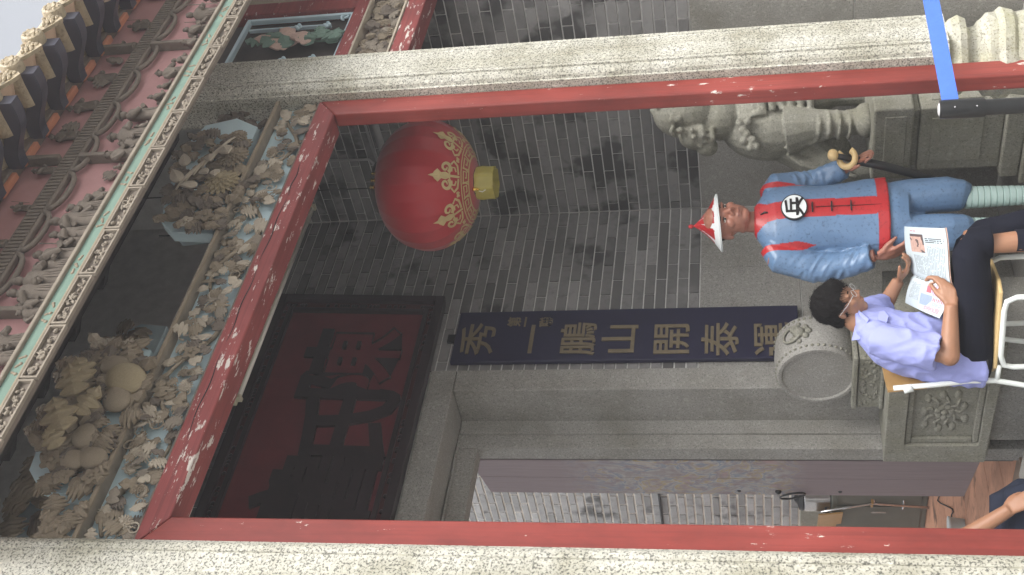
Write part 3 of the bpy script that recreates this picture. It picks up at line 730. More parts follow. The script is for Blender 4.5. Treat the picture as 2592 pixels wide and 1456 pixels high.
# ---------------- tiled eave above
ev = empty('tiled_eave', (4.0, 2.4, 4.5), 0, 'eave with dark curved rafter ends and ornamented tile caps against the white sky', 'eave')
def epart(mb, name, mat, **k): return part(mb, name, mat, ev, **k)
M['eave_orange'] = plain('faded_orange_paint', (.50, .20, .11), .7, .3, 6, .1)
M['eave_cream'] = plain('cream_plaster', (.66, .48, .34), .8, .2, 5, .1)
M['rib'] = plain('blue_black_paint', (.052, .052, .072), .35, .3, 6)
M['glaze'] = plain('ochre_glazed_tile', (.40, .33, .22), .35, .45, 22, .6, fine=60)
epart(MB().prism([(ex0, 2.80, 4.735), (ex0, 2.80, 4.76), (ex0, 2.40, 4.62), (ex0, 2.40, 4.605)], (ex1+.4-ex0, 0, 0)), 'soffit_bed', M['eave_cream'])
SP = .221; x0 = 3.992
for k in range(-10, 12):
    xx = x0+k*SP
    if xx < ex0 or xx > ex1+.3: continue
    # S-curved rafter end, sloping down to the eave
    lo, hi = [], []
    for i in range(17):
        t = i/16; y = 2.735-t*.335; z = 4.572-t*.100+.020*math.sin(2*math.pi*t*.95+.5)-.012
        lo.append((xx-.030, y, z)); hi.append((xx-.030, y, max(z+.062+.010*math.sin(math.pi*t), z+.03)))
    epart(MB().prism(lo+hi[::-1], (.060, 0, 0)), 'rafter_end', M['rib'], smooth=35)
    epart(MB().box(xx+.036, xx+SP-.036, 2.742, 2.775, 4.60, 4.715, .006), 'orange_block', M['eave_orange'])
    # whitewashed underside of the pan tiles between two rafters
    epart(MB().prism([(xx+.033, 2.74, 4.672), (xx+SP/2, 2.74, 4.645), (xx+SP-.033, 2.74, 4.672), (xx+SP-.033, 2.74, 4.70), (xx+.033, 2.74, 4.70)], (0, -.36, -.120)), 'pan_tile', M['eave_cream'])
    xm = xx+SP/2
    # drip tile with pointed relief plate, and the rolled cap beside it
    dr = [(xm-.062, 2.372, 4.575), (xm+.062, 2.372, 4.575), (xm+.060, 2.366, 4.540), (xm+.040, 2.358, 4.506), (xm+.020, 2.352, 4.480), (xm, 2.348, 4.462), (xm-.020, 2.352, 4.480), (xm-.040, 2.358, 4.506), (xm-.060, 2.366, 4.540)]
    mb = MB().prism(dr, (0, .018, .004))
    for q in range(12):
        a = q*2.4; r_ = .010+.0046*q; mb.ell((xm+r_*.80*math.cos(a), 2.354, 4.530+r_*.60*math.sin(a)), (.013, .009, .009), 6, 4)
    epart(mb, 'drip_tile', M['glaze'])
    cap = MB().lathe([(.0, -.012), (.020, -.016), (.026, -.004), (.036, -.012), (.046, -.006), (.050, .01), (.050, .20)], 20, Matrix.Translation((xx, 2.358, 4.568)) @ Matrix.Rotation(R(-90), 4, 'X'))
    for q in range(8):
        a = q*math.pi/4; cap.ell((xx+.031*math.cos(a), 2.349, 4.568+.031*math.sin(a)), .009, 6, 4)
    epart(cap, 'tile_cap', M['glaze'], smooth=40)
    epart(MB().tube([(xx, 2.45, 4.60), (xx, 3.4, 4.92)], .050, 10), 'barrel_tile', M['glaze'], smooth=True)

# ---------------- narrow bay between the belted column and the flank wall
NB = empty('side_bay_screen', (5.6, 3.2, 0), 0, 'red framed screen with a blue lattice panel between belted column and side wall', 'screen')
def npart(mb, name, mat, **k): return part(mb, name, mat, NB, **k)
nx0, nx1 = 5.143, XF-.006
zz1 = P(1032, 0, Y=3.185).z; 
def zat(x, y, Y=3.185): return P(x, y, Y=Y).z
zr0, zr1 = zat(1078, 0, 3.185), zat(1034, 0)                     # lower red rail
zc0, zc1 = zr1+.004, zat(938, 0)                                 # carved band
zb0, zb1 = zc1+.004, zat(893, 30)                                # upper red rail
o = npart(MB().box(nx0, nx1, 3.185, 3.32, zr0, zr1, .006), 'lower_rail', M['red_old'])
npart(MB().box(nx0, nx1, 3.27, 3.30, zc0, zc1), 'band_ground', plain('pink_ground', (.55, .33, .26), .8, .3, 8))
npart(MB().box(nx0, nx1, 3.18, 3.27, zc0, zc0+.012, .003), 'bead', M['carving_pale'])
npart(MB().box(nx0, nx1, 3.18, 3.27, zc1-.012, zc1, .003), 'bead', M['carving_pale'])
npart(MB().box(nx0, nx1, 3.185, 3.29, zb0, zb1, .006), 'upper_rail', M['red_old'])
xst = P(760, 18, Y=3.185).x
xs0, xs1 = P(760, 33, Y=3.2).x, P(760, 6, Y=3.2).x
npart(MB().box(xs0, xs1, 3.19, 3.29, zb1, 4.5, .005), 'stile', M['red_old'])
npart(MB().box(nx0, nx0+.02, 3.19, 3.29, zb1, 4.5, .005), 'stile', M['red_old'])
npart(MB().box(xs1+.002, nx1, 3.24, 3.29, zb1, 4.5), 'plain_panel', M['carving'])
rn = random.Random(8)
for i in range(80):
    place(rn.choice(LEAF[rn.choice(('carving', 'carving_dark', 'carving_mid'))]), 'leaf', NB, nx0+.03+rn.random()*(nx1-nx0-.06)-5.6, 3.235-rn.random()*.03-3.2, zc0+.03+rn.random()*(zc1-zc0-.06), rn.uniform(0, 6.3), rn.uniform(.05, .09), .8, rn.uniform(-.3, .3))
for i in range(9):
    place(rn.choice(FLOW['carving']), 'flower', NB, nx0+.05+i*.1-5.6, 3.22-3.2, zc0+rn.uniform(.05, zc1-zc0-.05), 0, .04, .8)
# lattice panel
px0, px1, pz0, pz1 = nx0+.024, xs0-.004, zb1+.004, 4.30
def lat(mb, name, mat=M['blue_l'], **k): return npart(mb, name, mat, **k)
fw_ = .022
lat(MB().box(px0, px1, 3.215, 3.245, pz0, pz0+fw_, .003), 'lattice_rail'); lat(MB().box(px0, px1, 3.215, 3.245, pz1-fw_, pz1, .003), 'lattice_rail')
lat(MB().box(px0, px0+fw_, 3.215, 3.245, pz0+fw_, pz1-fw_, .003), 'lattice_stile'); lat(MB().box(px1-fw_, px1, 3.215, 3.245, pz0+fw_, pz1-fw_, .003), 'lattice_stile')
mid = (px0+px1)/2; wv = px1-px0
for s in (-1, 1):
    xx = mid+s*wv*.30
    lat(MB().box(xx-.006, xx+.006, 3.218, 3.240, pz0+.12, pz1-.04, .002), 'lattice_bar')
    for zz in (pz0+.13, pz0+.30):
        for dx, dz in ((0, 0), (.018, .012), (-.018, .012), (0, .026)): lat(MB().ell((xx+dx, 3.222, zz+dz), (.012, .012, .012), 8, 6), 'lattice_knot')
    q = [(mid+s*(wv*.44-.03*math.cos(a)*(1-a/9)), 3.225, pz0+.055+.03*math.sin(a)*(1-a/9)) for a in [i*.5 for i in range(14)]]
    lat(MB().tube(q, .007, 6), 'lattice_scroll', smooth=True)
lat(MB().box(nx0+.02, xs0, 3.262, 3.27, zb1, 4.5), 'backing', M['wood_dark'])
M['blush'] = plain('faded_pink_paint', (.56, .40, .34), .7, .25, 12, .2)
blush = [leaf_shape(2, .5, .2, .1, .1, 3).mesh('petal', [M['blush']], 40)]
rnl = random.Random(2)
for (dx, dz, ang, s, gg) in ((-.03, .17, .3, .14, 0), (.03, .20, -.4, .13, 0), (0, .26, .1, .15, 0), (-.03, .31, -.3, .13, 0), (.05, .30, .4, .12, 0), (.0, .36, .3, .13, 0), (.03, .42, -.2, .12, 0),
                         (-.05, .08, 2.0, .14, 1), (.06, .09, -2.1, .16, 1), (-.01, .12, 1.2, .12, 1), (.05, .15, -1.0, .13, 1), (-.07, .20, 1.6, .12, 1), (.08, .24, -1.5, .13, 1), (.02, .36, .2, .12, 1), (-.07, .30, 1.0, .13, 1), (.08, .36, -1.0, .12, 1), (-.06, .40, .8, .12, 1), (.0, .47, 0, .12, 1)):
    me = LEAF['green'][rnl.choice((0, 2))] if gg else blush[0]
    place(me, 'leaf' if gg else 'petal', NB, mid+dx-5.6, 3.213-3.2-rnl.uniform(0, .02), pz0+dz, ang, s*.85, .5, .1)
lat(MB().tube([(mid+.01, 3.225, pz0+.02), (mid-.005, 3.22, pz0+.12), (mid+.01, 3.22, pz0+.3)], .007, 6), 'stem', M['green'])
# ================================================================== THINGS IN THE PORCH
# ---------------- name plaque over the door
pl = empty('name_plaque', (4.30, YB-.02, 3.41), 0, 'big dark red name plaque with blackened characters in a carved frame over the doorway', 'plaque')
pl.rotation_euler = (R(3), 0, 0)
W0, W1, HP = -.98, .953, 1.09
MB().box(W0+.14, W1-.14, -.04, .0, .10, HP-.12).build('red_field', M['red_dark'], pl)
def lframe(name, a0, a1, b0, b1, y0, mat):
    for q, bx in (('rail', (a0[0], a1[0], b0, b0+.0)),): pass
def ringframe(name, o, t, y0, y1, mat):
    x0, x1, z0, z1 = W0+o, W1-o, o*.8, HP-o*.8
    for (nm, bx) in ((name+'_rail', (x0, x1, z0, z0+t)), (name+'_rail', (x0, x1, z1-t, z1)), (name+'_stile', (x0, x0+t, z0+t, z1-t)), (name+'_stile', (x1-t, x1, z0+t, z1-t))):
        MB().box(bx[0], bx[1], y0, y1, bx[2], bx[3], .004).build(nm, mat, pl)
M['plaque_frame'] = plain('smoked_lacquer', (.028, .018, .020), .4, .4, 8, .1)
ringframe('outer', 0, .055, -.075, .0, M['plaque_frame']); ringframe('middle', .056, .05, -.050, .0, plain('smoked_red', (.06, .012, .013), .5, .4, 20, .3))
ringframe('inner', .107, .03, -.062, .0, M['plaque_frame'])
rn = random.Random(3)
mb = MB()
for i in range(170):       # low relief on the middle frame
    s_ = rn.random(); side = rn.choice('tblr')
    xx = W0+.08+s_*(W1-W0-.16); zz = .066+s_*(HP-.13)
    c = {'t': (xx, -.05, HP-.068), 'b': (xx, -.05, .068), 'l': (W0+.081, -.05, zz), 'r': (W1-.081, -.05, zz)}[side]
    mb.ell(c, (.016, .008, .012), 6, 4)
setprops(mb.build('frame_relief', M['plaque_frame'], pl, smooth=True), kind='stuff')
def text_mesh(ch, size, depth, mat, bold=0):
    c = bpy.data.curves.new('glyph', 'FONT'); c.body = ch; c.size = size; c.extrude = depth; c.offset = bold; c.align_x = 'CENTER'; c.align_y = 'CENTER'; c.resolution_u = 3
    o = bpy.data.objects.new('tmp', c); COL.objects.link(o); dg = bpy.context.evaluated_depsgraph_get(); dg.update()
    me = bpy.data.meshes.new_from_object(o.evaluated_get(dg)); bpy.data.objects.remove(o); bpy.data.curves.remove(c)
    xs = [v.co.x for v in me.vertices]; zs = [v.co.y for v in me.vertices]
    cx, cy = (min(xs)+max(xs))/2, (min(zs)+max(zs))/2
    for v in me.vertices: v.co = Vector((v.co.x-cx, -v.co.z, v.co.y-cy))
    me.materials.clear(); me.materials.append(mat); return me
# blackened characters, read from right to left
for ch, a, b, s_ in (('陳', 890, 930, .62), ('氏', 880, 1085, .60), ('書', 820, 1250, .62)):
    p = P(a, b, Y=YB-.05)
    inst('character', text_mesh(ch, s_, .014, M['plaque_frame'], .016), pl, (p.x-pl.location.x, -.045, p.z-3.41), (0, 0, 0))
inst('character', text_mesh('院', .62, .014, M['plaque_frame'], .016), pl, (-.72, -.045, .52))

# ---------------- couplet board
cbx0, cbx1, cz0, cz1 = 4.728, 5.152, 1.25, 3.296
cp = empty('couplet_board', ((cbx0+cbx1)/2, YB-.012, cz0), 0, 'tall navy board with a column of dull gold calligraphy beside the doorway', 'sign')
MB().box(cbx0-4.94, cbx1-4.94, -.030, .0, 0, cz1-cz0, .004).build('board', M['navy'], cp)
chars = '秀一鵬山開泰運'
cxp = [1208, 1345, 1462, 1568, 1700, 1822, 1955]
for ch, a in zip(chars, cxp):
    p = P(a, 862, Y=YB-.045)
    inst('character', text_mesh(ch, .250, .003, M['gilt'], .0025), cp, (p.x-4.94+.012, -.034, p.z-cz0), (0, 0, 0), (1.12 if ch != '一' else 1.0, 1, .92))
for ch, a in (('第', 1302), ('一', 1330), ('聯', 1382)):
    p = P(a, 815, Y=YB-.045); inst('small_character', text_mesh(ch, .085, .002, M['gilt'], .002), cp, (p.x-4.94, -.033, p.z-cz0))
MB().box(-.03, .03, -.02, .0, cz1-cz0+.001, cz1-cz0+.05).build('hanger', M['black_metal'], cp)

# ---------------- cream batten / lamp strip under the tie beam
p0, p1 = P(788, 520, Y=4.6), P(593, 1015, Y=4.6)
zb = (p0.z+p1.z)/2
bt = empty('strip_light', ((p0.x+p1.x)/2, 4.6, zb), 0, 'long unlit cream fluorescent batten hung below the porch ceiling', 'lamp')
hl = (p0.x-p1.x)/2
MB().box(-hl, hl, -.045, .045, 0, .04, .006).build('housing', M['batten'], bt)
MB().tube([(-hl+.03, 0, -.018), (hl-.03, 0, -.018)], .013, 10).build('tube', plain('unlit_tube', (.78, .76, .68), .3, .05), bt, smooth=True)
for s in (-1, 1):
    MB().box(s*(hl-.02)-.012, s*(hl-.02)+.012, -.02, .02, -.035, -.0005).build('end_cap', M['batten'], bt)
    MB().tube([(s*hl*.7, 0, .035), (s*hl*.7, 0, 5.3-zb)], .006, 6).build('hanger_rod', M['black_metal'], bt)
# conduits on the flank wall and ceiling
for i, (pts, r_, lb) in enumerate((
        ([(700+675*.1935, 280+655*.1935), (700+1210*.1935, 280+640*.1935), (700+1265*.1935, 280+690*.1935), (700+1305*.1935, 280+800*.1935)], .009, 'thin grey conduit with a bend in the dark above the lantern'),
        ([(700+1150*.1935, 280+165*.1935), (700+1250*.1935, 280+480*.1935), (700+1325*.1935, 280+680*.1935)], .009, 'thin grey conduit running slantwise up to the red lantern'),
        ([(700+1280*.1935, 280+170*.1935), (700+1385*.1935, 280+500*.1935)], .026, 'wide pale flat conduit high on the side wall'))):
    q = [P(a, b, X=XF-.03) for a, b in pts]
    o = MB().tube(q, r_, 8).build('conduit', plain('grey_conduit', (.33, .33, .33), .6, .1), None, smooth=True); setprops(o, lb, 'pipe', 'conduits on the side wall')

# ---------------- red lantern
lc = P(1084, 470, Y=4.05)
RL, HL = .376, .236
lan = empty('red_lantern', (lc.x, lc.y, lc.z), R(-20), 'large round red cloth lantern with gold cloud pattern and gold skirt', 'lantern')
m_cl, n_, b_, L_ = nodes_of('red_lantern_cloth')
t = noise(n_, L_, 3, 3); c = mix(n_, L_, (.36, .009, .016), (.45, .013, .021), t.outputs[0]); L_.new(c, b_.inputs['Base Color']); b_.inputs['Roughness'].default_value = .42
b_.inputs['Sheen Weight'].default_value = .3
b_.inputs['Subsurface Weight'].default_value = 0
def lsurf(a, t, off=0, NR=24):
    """a azimuth, t from 0 (top) to 1 (bottom)"""
    th_ = math.pi*(.10+.85*t)
    rr = RL*math.sin(th_)**.82; z = HL*1.22*math.cos(th_)
    f_ = 1-.012*abs(math.sin(a*NR/2)) ** .7
    n_ = Vector((math.cos(a)*.8, math.sin(a)*.8, math.cos(th_)*.9)).normalized()
    return Vector((rr*f_*math.cos(a), rr*f_*math.sin(a), z))+n_*off
NA, NT = 192, 30
mb = MB(); vs_ = [lsurf(2*math.pi*i/NA, j/NT) for j in range(NT+1) for i in range(NA)]
mb.add(vs_, [(j*NA+i, j*NA+(i+1) % NA, (j+1)*NA+(i+1) % NA, (j+1)*NA+i) for j in range(NT) for i in range(NA)]).build('cloth', m_cl, lan, smooth=True)
zt, zb_ = lsurf(0, 0).z, lsurf(0, 1).z; rt, rb = lsurf(0, 0).x, lsurf(0, 1).x
gold = plain('gold_foil', (.55, .42, .20), .4, .2, 15)
gold_y = plain('gold_satin', (.42, .36, .075), .38, .35, 7, .1)
MB().lathe([(rt*1.02, zt-.01), (rt*1.05, zt+.02), (rt*.9, zt+.03), (.0, zt+.03)], 32).build('top_cap', M['wood_dark'], lan)
MB().lathe([(rb*1.0, zb_-.012), (rb*1.03, zb_+.004), (rb*.9, zb_+.008), (rb*.4, zb_+.004)], 32).build('bottom_ring', M['wood_dark'], lan)
# gold skirt, slightly creased
mb = MB(); NS = 60
prof = [(.088, zb_-.004), (.092, zb_-.04), (.089, zb_-.08), (.091, zb_-.112)]
vs_ = []
for r_, z in prof:
    for i in range(NS):
        a = 2*math.pi*i/NS; vs_.append(((r_+.004*math.sin(a*7)+.003*math.sin(a*13+z*30))*math.cos(a), (r_+.004*math.sin(a*7))*math.sin(a), z))
mb.add(vs_, [(j*NS+i, j*NS+(i+1) % NS, (j+1)*NS+(i+1) % NS, (j+1)*NS+i) for j in range(3) for i in range(NS)]).build('gold_skirt', gold_y, lan, smooth=True)
MB().ell((-.075, -.06, zb_-.005), (.012, .012, .022), 8, 6).ell((-.078, -.062, zb_-.028), (.008, .008, .008), 8, 6).build('brass_bulb', plain('brass', (.8, .55, .12), .2, .1, 9, metal=1), lan, smooth=True)
MB().tube([(-.080, -.05, zb_-.03), (-.085, -.045, zb_-.05), (-.078, -.055, zb_-.07)], .003, 5).build('thread', plain('white_thread', (.8, .8, .75)), lan)
for s_ in (0, 1, 2):
    MB().lathe([(.004, 0), (.013, .006), (.006, .014), (.013, .022), (.004, .03)], 10, Matrix.Translation((-.12+s_*.045, -.20, zt-.03))).build('hook', plain('brass_hook', (.75, .5, .15), .25, .1, 9, metal=1), lan, smooth=True)
MB().tube([(0, 0, zt+.03), (0, 0, 5.3-lc.z)], .004, 6).build('hanging_rod', M['black_metal'], lan)
# pattern strips laid on the cloth
def strip(pts, wd, off=.004, closed=False):
    """pts in (metres along, metres down) round azimuth ac; returns mesh data on the lantern"""
    return pts
class LP:
    def __init__(s, ac, t0, k=1): s.ac = ac; s.t0 = t0; s.mb = MB(); s.k = k
    def map(s, u, v):
        u *= s.k; v *= s.k
        t_ = s.t0-v*1.16; r_ = RL*math.sin(math.pi*(.10+.85*max(0, min(1, t_))))**.82
        return lsurf(s.ac+u/max(.12, r_), t_, .005)
    def stroke(s, pts, wd):
        vs = []; k = len(pts)
        for i, (u, v) in enumerate(pts):
            a, b = pts[max(i-1, 0)], pts[min(i+1, k-1)]
            dx, dy = b[0]-a[0], b[1]-a[1]; l = math.hypot(dx, dy) or 1
            w_ = (wd[i] if hasattr(wd, '__len__') else wd)*1.35
            nx, ny = -dy/l*w_/2, dx/l*w_/2
            vs += [s.map(u+nx, v+ny), s.map(u-nx, v-ny)]
        s.mb.add(vs, [(2*i, 2*i+1, 2*i+3, 2*i+2) for i in range(k-1)])
    def poly(s, pts):
        c = (sum(p[0] for p in pts)/len(pts), sum(p[1] for p in pts)/len(pts)); vs = [s.map(*c)]+[s.map(*p) for p in pts]
        s.mb.add(vs, [(0, 1+i, 1+(i+1) % len(pts)) for i in range(len(pts))])
NM = 8
for k in range(NM):
    L = LP(2*math.pi*(k+.5)/NM, .868, .82)
    for s_ in (-1, 1):                # paired volutes
        sp = [(s_*(.056-(.040-.0012*i)*math.cos(.30*i+.6)), .150-(.040-.0012*i)*math.sin(.30*i+.6)*1.0) for i in range(26)]
        L.stroke(sp, [.020-.0005*i for i in range(26)])
        L.stroke([(s_*.014, .040), (s_*.075, .052), (s_*.105, .085), (s_*.080, .108)], .012)
        L.stroke([(s_*.030, .062), (s_*.058, .075), (s_*.060, .098), (s_*.030, .100)], .009)
        L.stroke([(s_*.100, .040), (s_*.118, .055), (s_*.140, .062)], .010)
    L.poly([(-.020, .185), (-.044, .212), (-.026, .236), (-.012, .246), (0, .285), (.012, .246), (.026, .236), (.044, .212), (.020, .185), (.026, .15), (.012, .118), (-.012, .118), (-.026, .15)])
    L.stroke([(0, .03), (0, .12)], .012); L.stroke([(-.05, .118), (.05, .118)], .008)
    L.mb.build('cloud_motif', gold, lan)
NK = 15
for k in range(NK):
    L = LP(2*math.pi*(k+.5)/NK, .912, 1.25); wk = 2*math.pi*.18/NK
    # meander unit
    u = wk*.42
    L.stroke([(-u, -.012), (-u, .026), (u*.55, .026), (u*.55, .004), (-u*.3, .004), (-u*.3, .014)], .0065)
    L.stroke([(u, .032), (u, -.012), (-u*.6, -.012)], .0065)
    L.mb.build('meander', gold, lan)
for t_ in (.938, .858):
    L = LP(0, t_); mb = MB(); vs = []
    for i in range(97):
        a = 2*math.pi*i/96; vs += [lsurf(a, t_, .0045), lsurf(a, t_-.009, .0045)]
    mb.add(vs, [(2*i, 2*i+1, 2*i+3, 2*i+2) for i in range(96)]).build('gold_band', gold, lan)

# ---------------- drum stone beside the door
XD0, XD1, DCY, DCZ, DR = 4.40, 4.66, 4.84, 1.175, .212
dsn = empty('drum_stone', (4.53, 4.86, 0), 0, 'carved granite drum stone on a panelled pedestal beside the doorway', 'sculpture')
def dpart(mb, name, mat=M['granite_carved'], **k): return part(mb, name, mat, dsn, **k)
Mx = Matrix.Translation((XD0, DCY, DCZ)) @ Matrix.Rotation(R(90), 4, 'Y')
wd = XD1-XD0
dpart(MB().lathe([(.0, .010), (DR-.03, .010), (DR-.022, .0), (DR-.006, .0), (DR, .008), (DR+.004, .03), (DR+.012, wd*.5), (DR+.004, wd-.03), (DR, wd-.008), (DR-.006, wd), (0, wd)], 64, Mx), 'drum', M['granite_grey'], smooth=35)
rn = random.Random(5)
for s_, rr in ((.03, DR+.004), (wd-.03, DR+.004)):
    mb = MB()
    for i in range(44):
        a = 2*math.pi*i/44; mb.ell((XD0+s_, DCY+rr*math.cos(a), DCZ+rr*math.sin(a)), .009, 6, 4)
    setprops(dpart(mb, 'stud_row', smooth=True), kind='stuff')
mb = MB()      # beast mask and foliage on the rim
for (a, b, r_) in ((0, 0, .035), (-.035, .03, .02), (.035, .03, .02), (-.03, -.035, .018), (.03, -.035, .018), (0, -.05, .02), (-.06, 0, .014), (.06, 0, .014)):
    ang = R(205)+b/DR; mb.ell((XD0+wd/2+a, DCY+(DR+.01)*math.cos(ang), DCZ-(DR+.01)*math.sin(ang)), r_, 10, 7)
mb.tube([(XD0+wd/2+.05*math.cos(q), DCY+(DR+.02)*math.cos(R(215)+.05*math.sin(q)/DR), DCZ-(DR+.02)*math.sin(R(215)+.05*math.sin(q)/DR)) for q in [i*.35 for i in range(19)]], .008, 6)
dpart(mb, 'beast_mask', smooth=True)
z1_ = DCZ-DR+.02
cx0, cx1 = XD0-.05, XD1+.05
dpart(MB().box(cx0+.012, cx1-.012, 4.665, 5.045, .852, z1_-.012, .006).box(cx0, cx1, 4.655, 5.05, .975, 1.0, .006).box(cx0, cx1, 4.655, 5.05, .838, .858, .006), 'drum_cushion')
mb = MB()
for i in range(60): mb.ell((cx0+.012, 4.69+rn.random()*.33, .868+rn.random()*.095), (.006, rn.uniform(.008, .02), rn.uniform(.006, .014)), 6, 4)
for i in range(44): mb.ell((cx0+.03+rn.random()*.30, 4.665, .868+rn.random()*.095), (rn.uniform(.008, .02), .006, rn.uniform(.006, .014)), 6, 4)
setprops(dpart(mb, 'cushion_relief', smooth=True), kind='stuff')
# pedestal with a sunk floral panel
X0, Xe, Y0, Y1, Z0, Z1 = 4.20, 4.76, 4.42, 5.00, .30, .838
Ye = 5.31
dpart(MB().box(X0+.035, 4.512, Y0+.03, Ye-.02, Z0, Z1-.004).box(4.50, Xe-.03, Y0+.03, YB-.03, Z0, Z1-.004), 'pedestal_core')
fy0, fy1, fz0, fz1 = 4.70, 5.17, .362, .735
oo = [(Y0+.03, Z0), (Ye, Z0+.02), (Ye, Z1-.002), (Y0+.03, Z1-.002)]; ii = [(fy0, fz0), (fy1, fz0), (fy1, fz1), (fy0, fz1)]
vs_ = [(x_, y_, z_) for x_ in (X0, X0+.04) for y_, z_ in oo+ii]
fs_ = [(j, (j+1) % 4, 4+(j+1) % 4, 4+j) for j in range(4)]+[(8+j, 12+j, 12+(j+1) % 4, 8+(j+1) % 4) for j in range(4)]+[(j, 8+j, 8+(j+1) % 4, (j+1) % 4) for j in range(4)]+[(4+j, 4+(j+1) % 4, 12+(j+1) % 4, 12+j) for j in range(4)]
bevelled(local(MB().add(vs_, fs_), dsn), 'panel_frame', M['granite_carved'], dsn, .007)
for (a, b, c, d) in ((fy0+.002, fy1-.002, fz1-.032, fz1-.002), (fy0+.002, fy1-.002, fz0+.002, fz0+.032), (fy1-.04, fy1-.002, fz0+.034, fz1-.034), (fy0+.002, fy0+.04, fz0+.034, fz1-.034)):
    dpart(MB().box(X0+.016, X0+.036, a, b, c, d, .006), 'panel_moulding')
dpart(MB().box(X0, Xe, Y0-.004, Y0+.029, Z0, Z1-.002, .006), 'front_slab')
mb = MB(); pc = Vector((X0+.036, (fy0+fy1)/2, (fz0+fz1)/2))
for q in range(7):
    a = q*2*math.pi/7; mb.ell((pc.x, pc.y+.04*math.cos(a), pc.z+.035*math.sin(a)), (.014, .024, .020), 8, 6)
mb.ell(pc, (.022, .02, .02), 8, 6)
for q in range(9):
    a = q*2*math.pi/9+.2; r_ = .115+.02*(q % 2)
    mb.ell((pc.x, pc.y+r_*1.15*math.cos(a), pc.z+r_*.85*math.sin(a)), (.013, .038, .020), 8, 6)
    mb.tube([(pc.x, pc.y+.05*math.cos(a), pc.z+.05*math.sin(a)), (pc.x-.006, pc.y+.09*math.cos(a+.4), pc.z+.075*math.sin(a+.4)), (pc.x, pc.y+r_*1.1*math.cos(a+.15), pc.z+r_*.8*math.sin(a+.15))], .009, 6)
dpart(mb, 'flower_relief', smooth=True)
dpart(MB().box(X0+.10, Xe, Y0+.06, Ye-.06, 0, Z0-.002, .01), 'foot_block', M['granite_grey'])

# ---------------- stone lion on its pedestal
LX0, LX1, LY0, LY1 = 5.30, 6.02, 3.775, 4.24
lp = empty('lion_pedestal', (5.66, 4.0, 0), 0, 'panelled granite pedestal carrying the stone lion', 'pedestal')
def lpart(mb, name, mat=M['granite_carved'], **k): return part(mb, name, mat, lp, **k)
lpart(MB().box(LX0, LX1, LY0, LY1, .655, .858, .012), 'top_block')
lpart(MB().box(LX0-.006, LX0+.01, LY0+.05, LY1-.05, .69, .80, .004), 'top_panel')
lpart(MB().box(LX0+.05, LX1-.02, LY0+.05, LY1-.05, .62, .653, .006), 'neck_moulding')
lpart(MB().box(LX0+.03, LX1, LY0+.03, LY1-.03, .20, .618, .008), 'body')
lpart(MB().box(LX0+.022, LX0+.04, LY0+.09, LY1-.09, .30, .56, .004), 'side_panel')
lpart(MB().box(LX0+.10, LX1-.06, LY0+.022, LY0+.04, .30, .56, .004), 'front_panel')
lpart(MB().box(LX0-.01, LX1+.02, LY0-.01, LY1+.01, .10, .198, .01), 'foot_moulding')
lpart(MB().box(LX0-.04, LX1+.05, LY0-.04, LY1+.04, 0, .098, .01), 'foot')
lc_ = P(2000, 330, X=5.62)
fwd = lc_.x*math.sin(YAW)+lc_.y*math.cos(YAW)
lion = empty('stone_lion', (lc_.x, lc_.y, .858), -YAW, 'weathered stone guardian lion seated on a pedestal by the side wall', 'sculpture')
def LQ(x, y, dep=0):
    """point in the lion's own frame: a to the viewer's right, z up, dep away from the viewer"""
    d = ray(x, y); k = (fwd+dep)/(d.x*math.sin(YAW)+d.y*math.cos(YAW)); p = CAMP+d*k-lion.location
    return Vector((p.x*math.cos(YAW)-p.y*math.sin(YAW), dep, p.z))
S_ = fwd/FPX*1.02
mb = MB()
def blob(x, y, dep, rx, ry, rz): mb.ell(LQ(x, y, dep), (ry*S_, rx*S_ if False else rz*S_, rx*S_), 18, 12)
blob(1950, 330, .05, 115, 75, 75)      # chest (rx along the height)
blob(2020, 250, .12, 90, 60, 80)       # flank
blob(2080, 385, .10, 70, 60, 55)       # haunch
blob(1905, 300, .02, 50, 70, 60)
blob(1735, 285, .0, 80, 65, 70)        # skull
blob(1700, 265, .05, 48, 55, 60)       # brow / mane cap
blob(1762, 345, -.05, 42, 34, 42)      # muzzle
blob(1790, 372, -.04, 26, 24, 32)      # jaw
blob(1742, 338, -.10, 20, 17, 17)      # nose
blob(1820, 300, .02, 60, 55, 60)       # neck
blob(1850, 235, .08, 70, 50, 60)       # mane
mb.tube([LQ(1990, 330, -.08), LQ(2070, 318, -.10), LQ(2140, 312, -.11), LQ(2185, 305, -.12), LQ(2205, 303, -.13)], [62*S_, 40*S_, 30*S_, 32*S_, 30*S_], 14)
blob(2192, 312, -.17, 24, 34, 40)
blob(2188, 288, -.12, 22, 26, 36)
mb.tube([LQ(1985, 345, .08), LQ(2090, 415, .03), LQ(2150, 430, .05), LQ(2205, 425, .06)], [62*S_, 48*S_, 34*S_, 34*S_], 14)
mb.tube([LQ(2030, 235, .1), LQ(2120, 228, .12), LQ(2205, 225, .12)], [60*S_, 40*S_, 40*S_], 14)
for k in range(6): mb.tube([LQ(1932+k*24, 282-k*2, -.115), LQ(1930+k*24, 258-k*2, -.125), LQ(1926+k*24, 236-k*2, -.09)], [8*S_, 9.5*S_, 8*S_], 8)       # ribs / mane locks
for k in range(3): mb.tube([LQ(1880+14*k, 300, -.10), LQ(1905+10*k, 292-k*8, -.13), LQ(1940, 286-k*2, -.12)], 5*S_, 7)
for (x, y) in ((1905, 355), (1890, 340), (1900, 375), (1880, 330), (1872, 312), (1893, 308), (1915, 372), (1882, 358)): mb.ell(LQ(x, y, -.15), (11*S_, 11*S_, 10*S_), 10, 8)
for k in range(16):                       # mane curls round the head
    a = -2.6+k*.32; mb.ell(LQ(1735-78*math.cos(a), 262+62*math.sin(a), -.02), (15*S_, 15*S_, 15*S_), 10, 8)
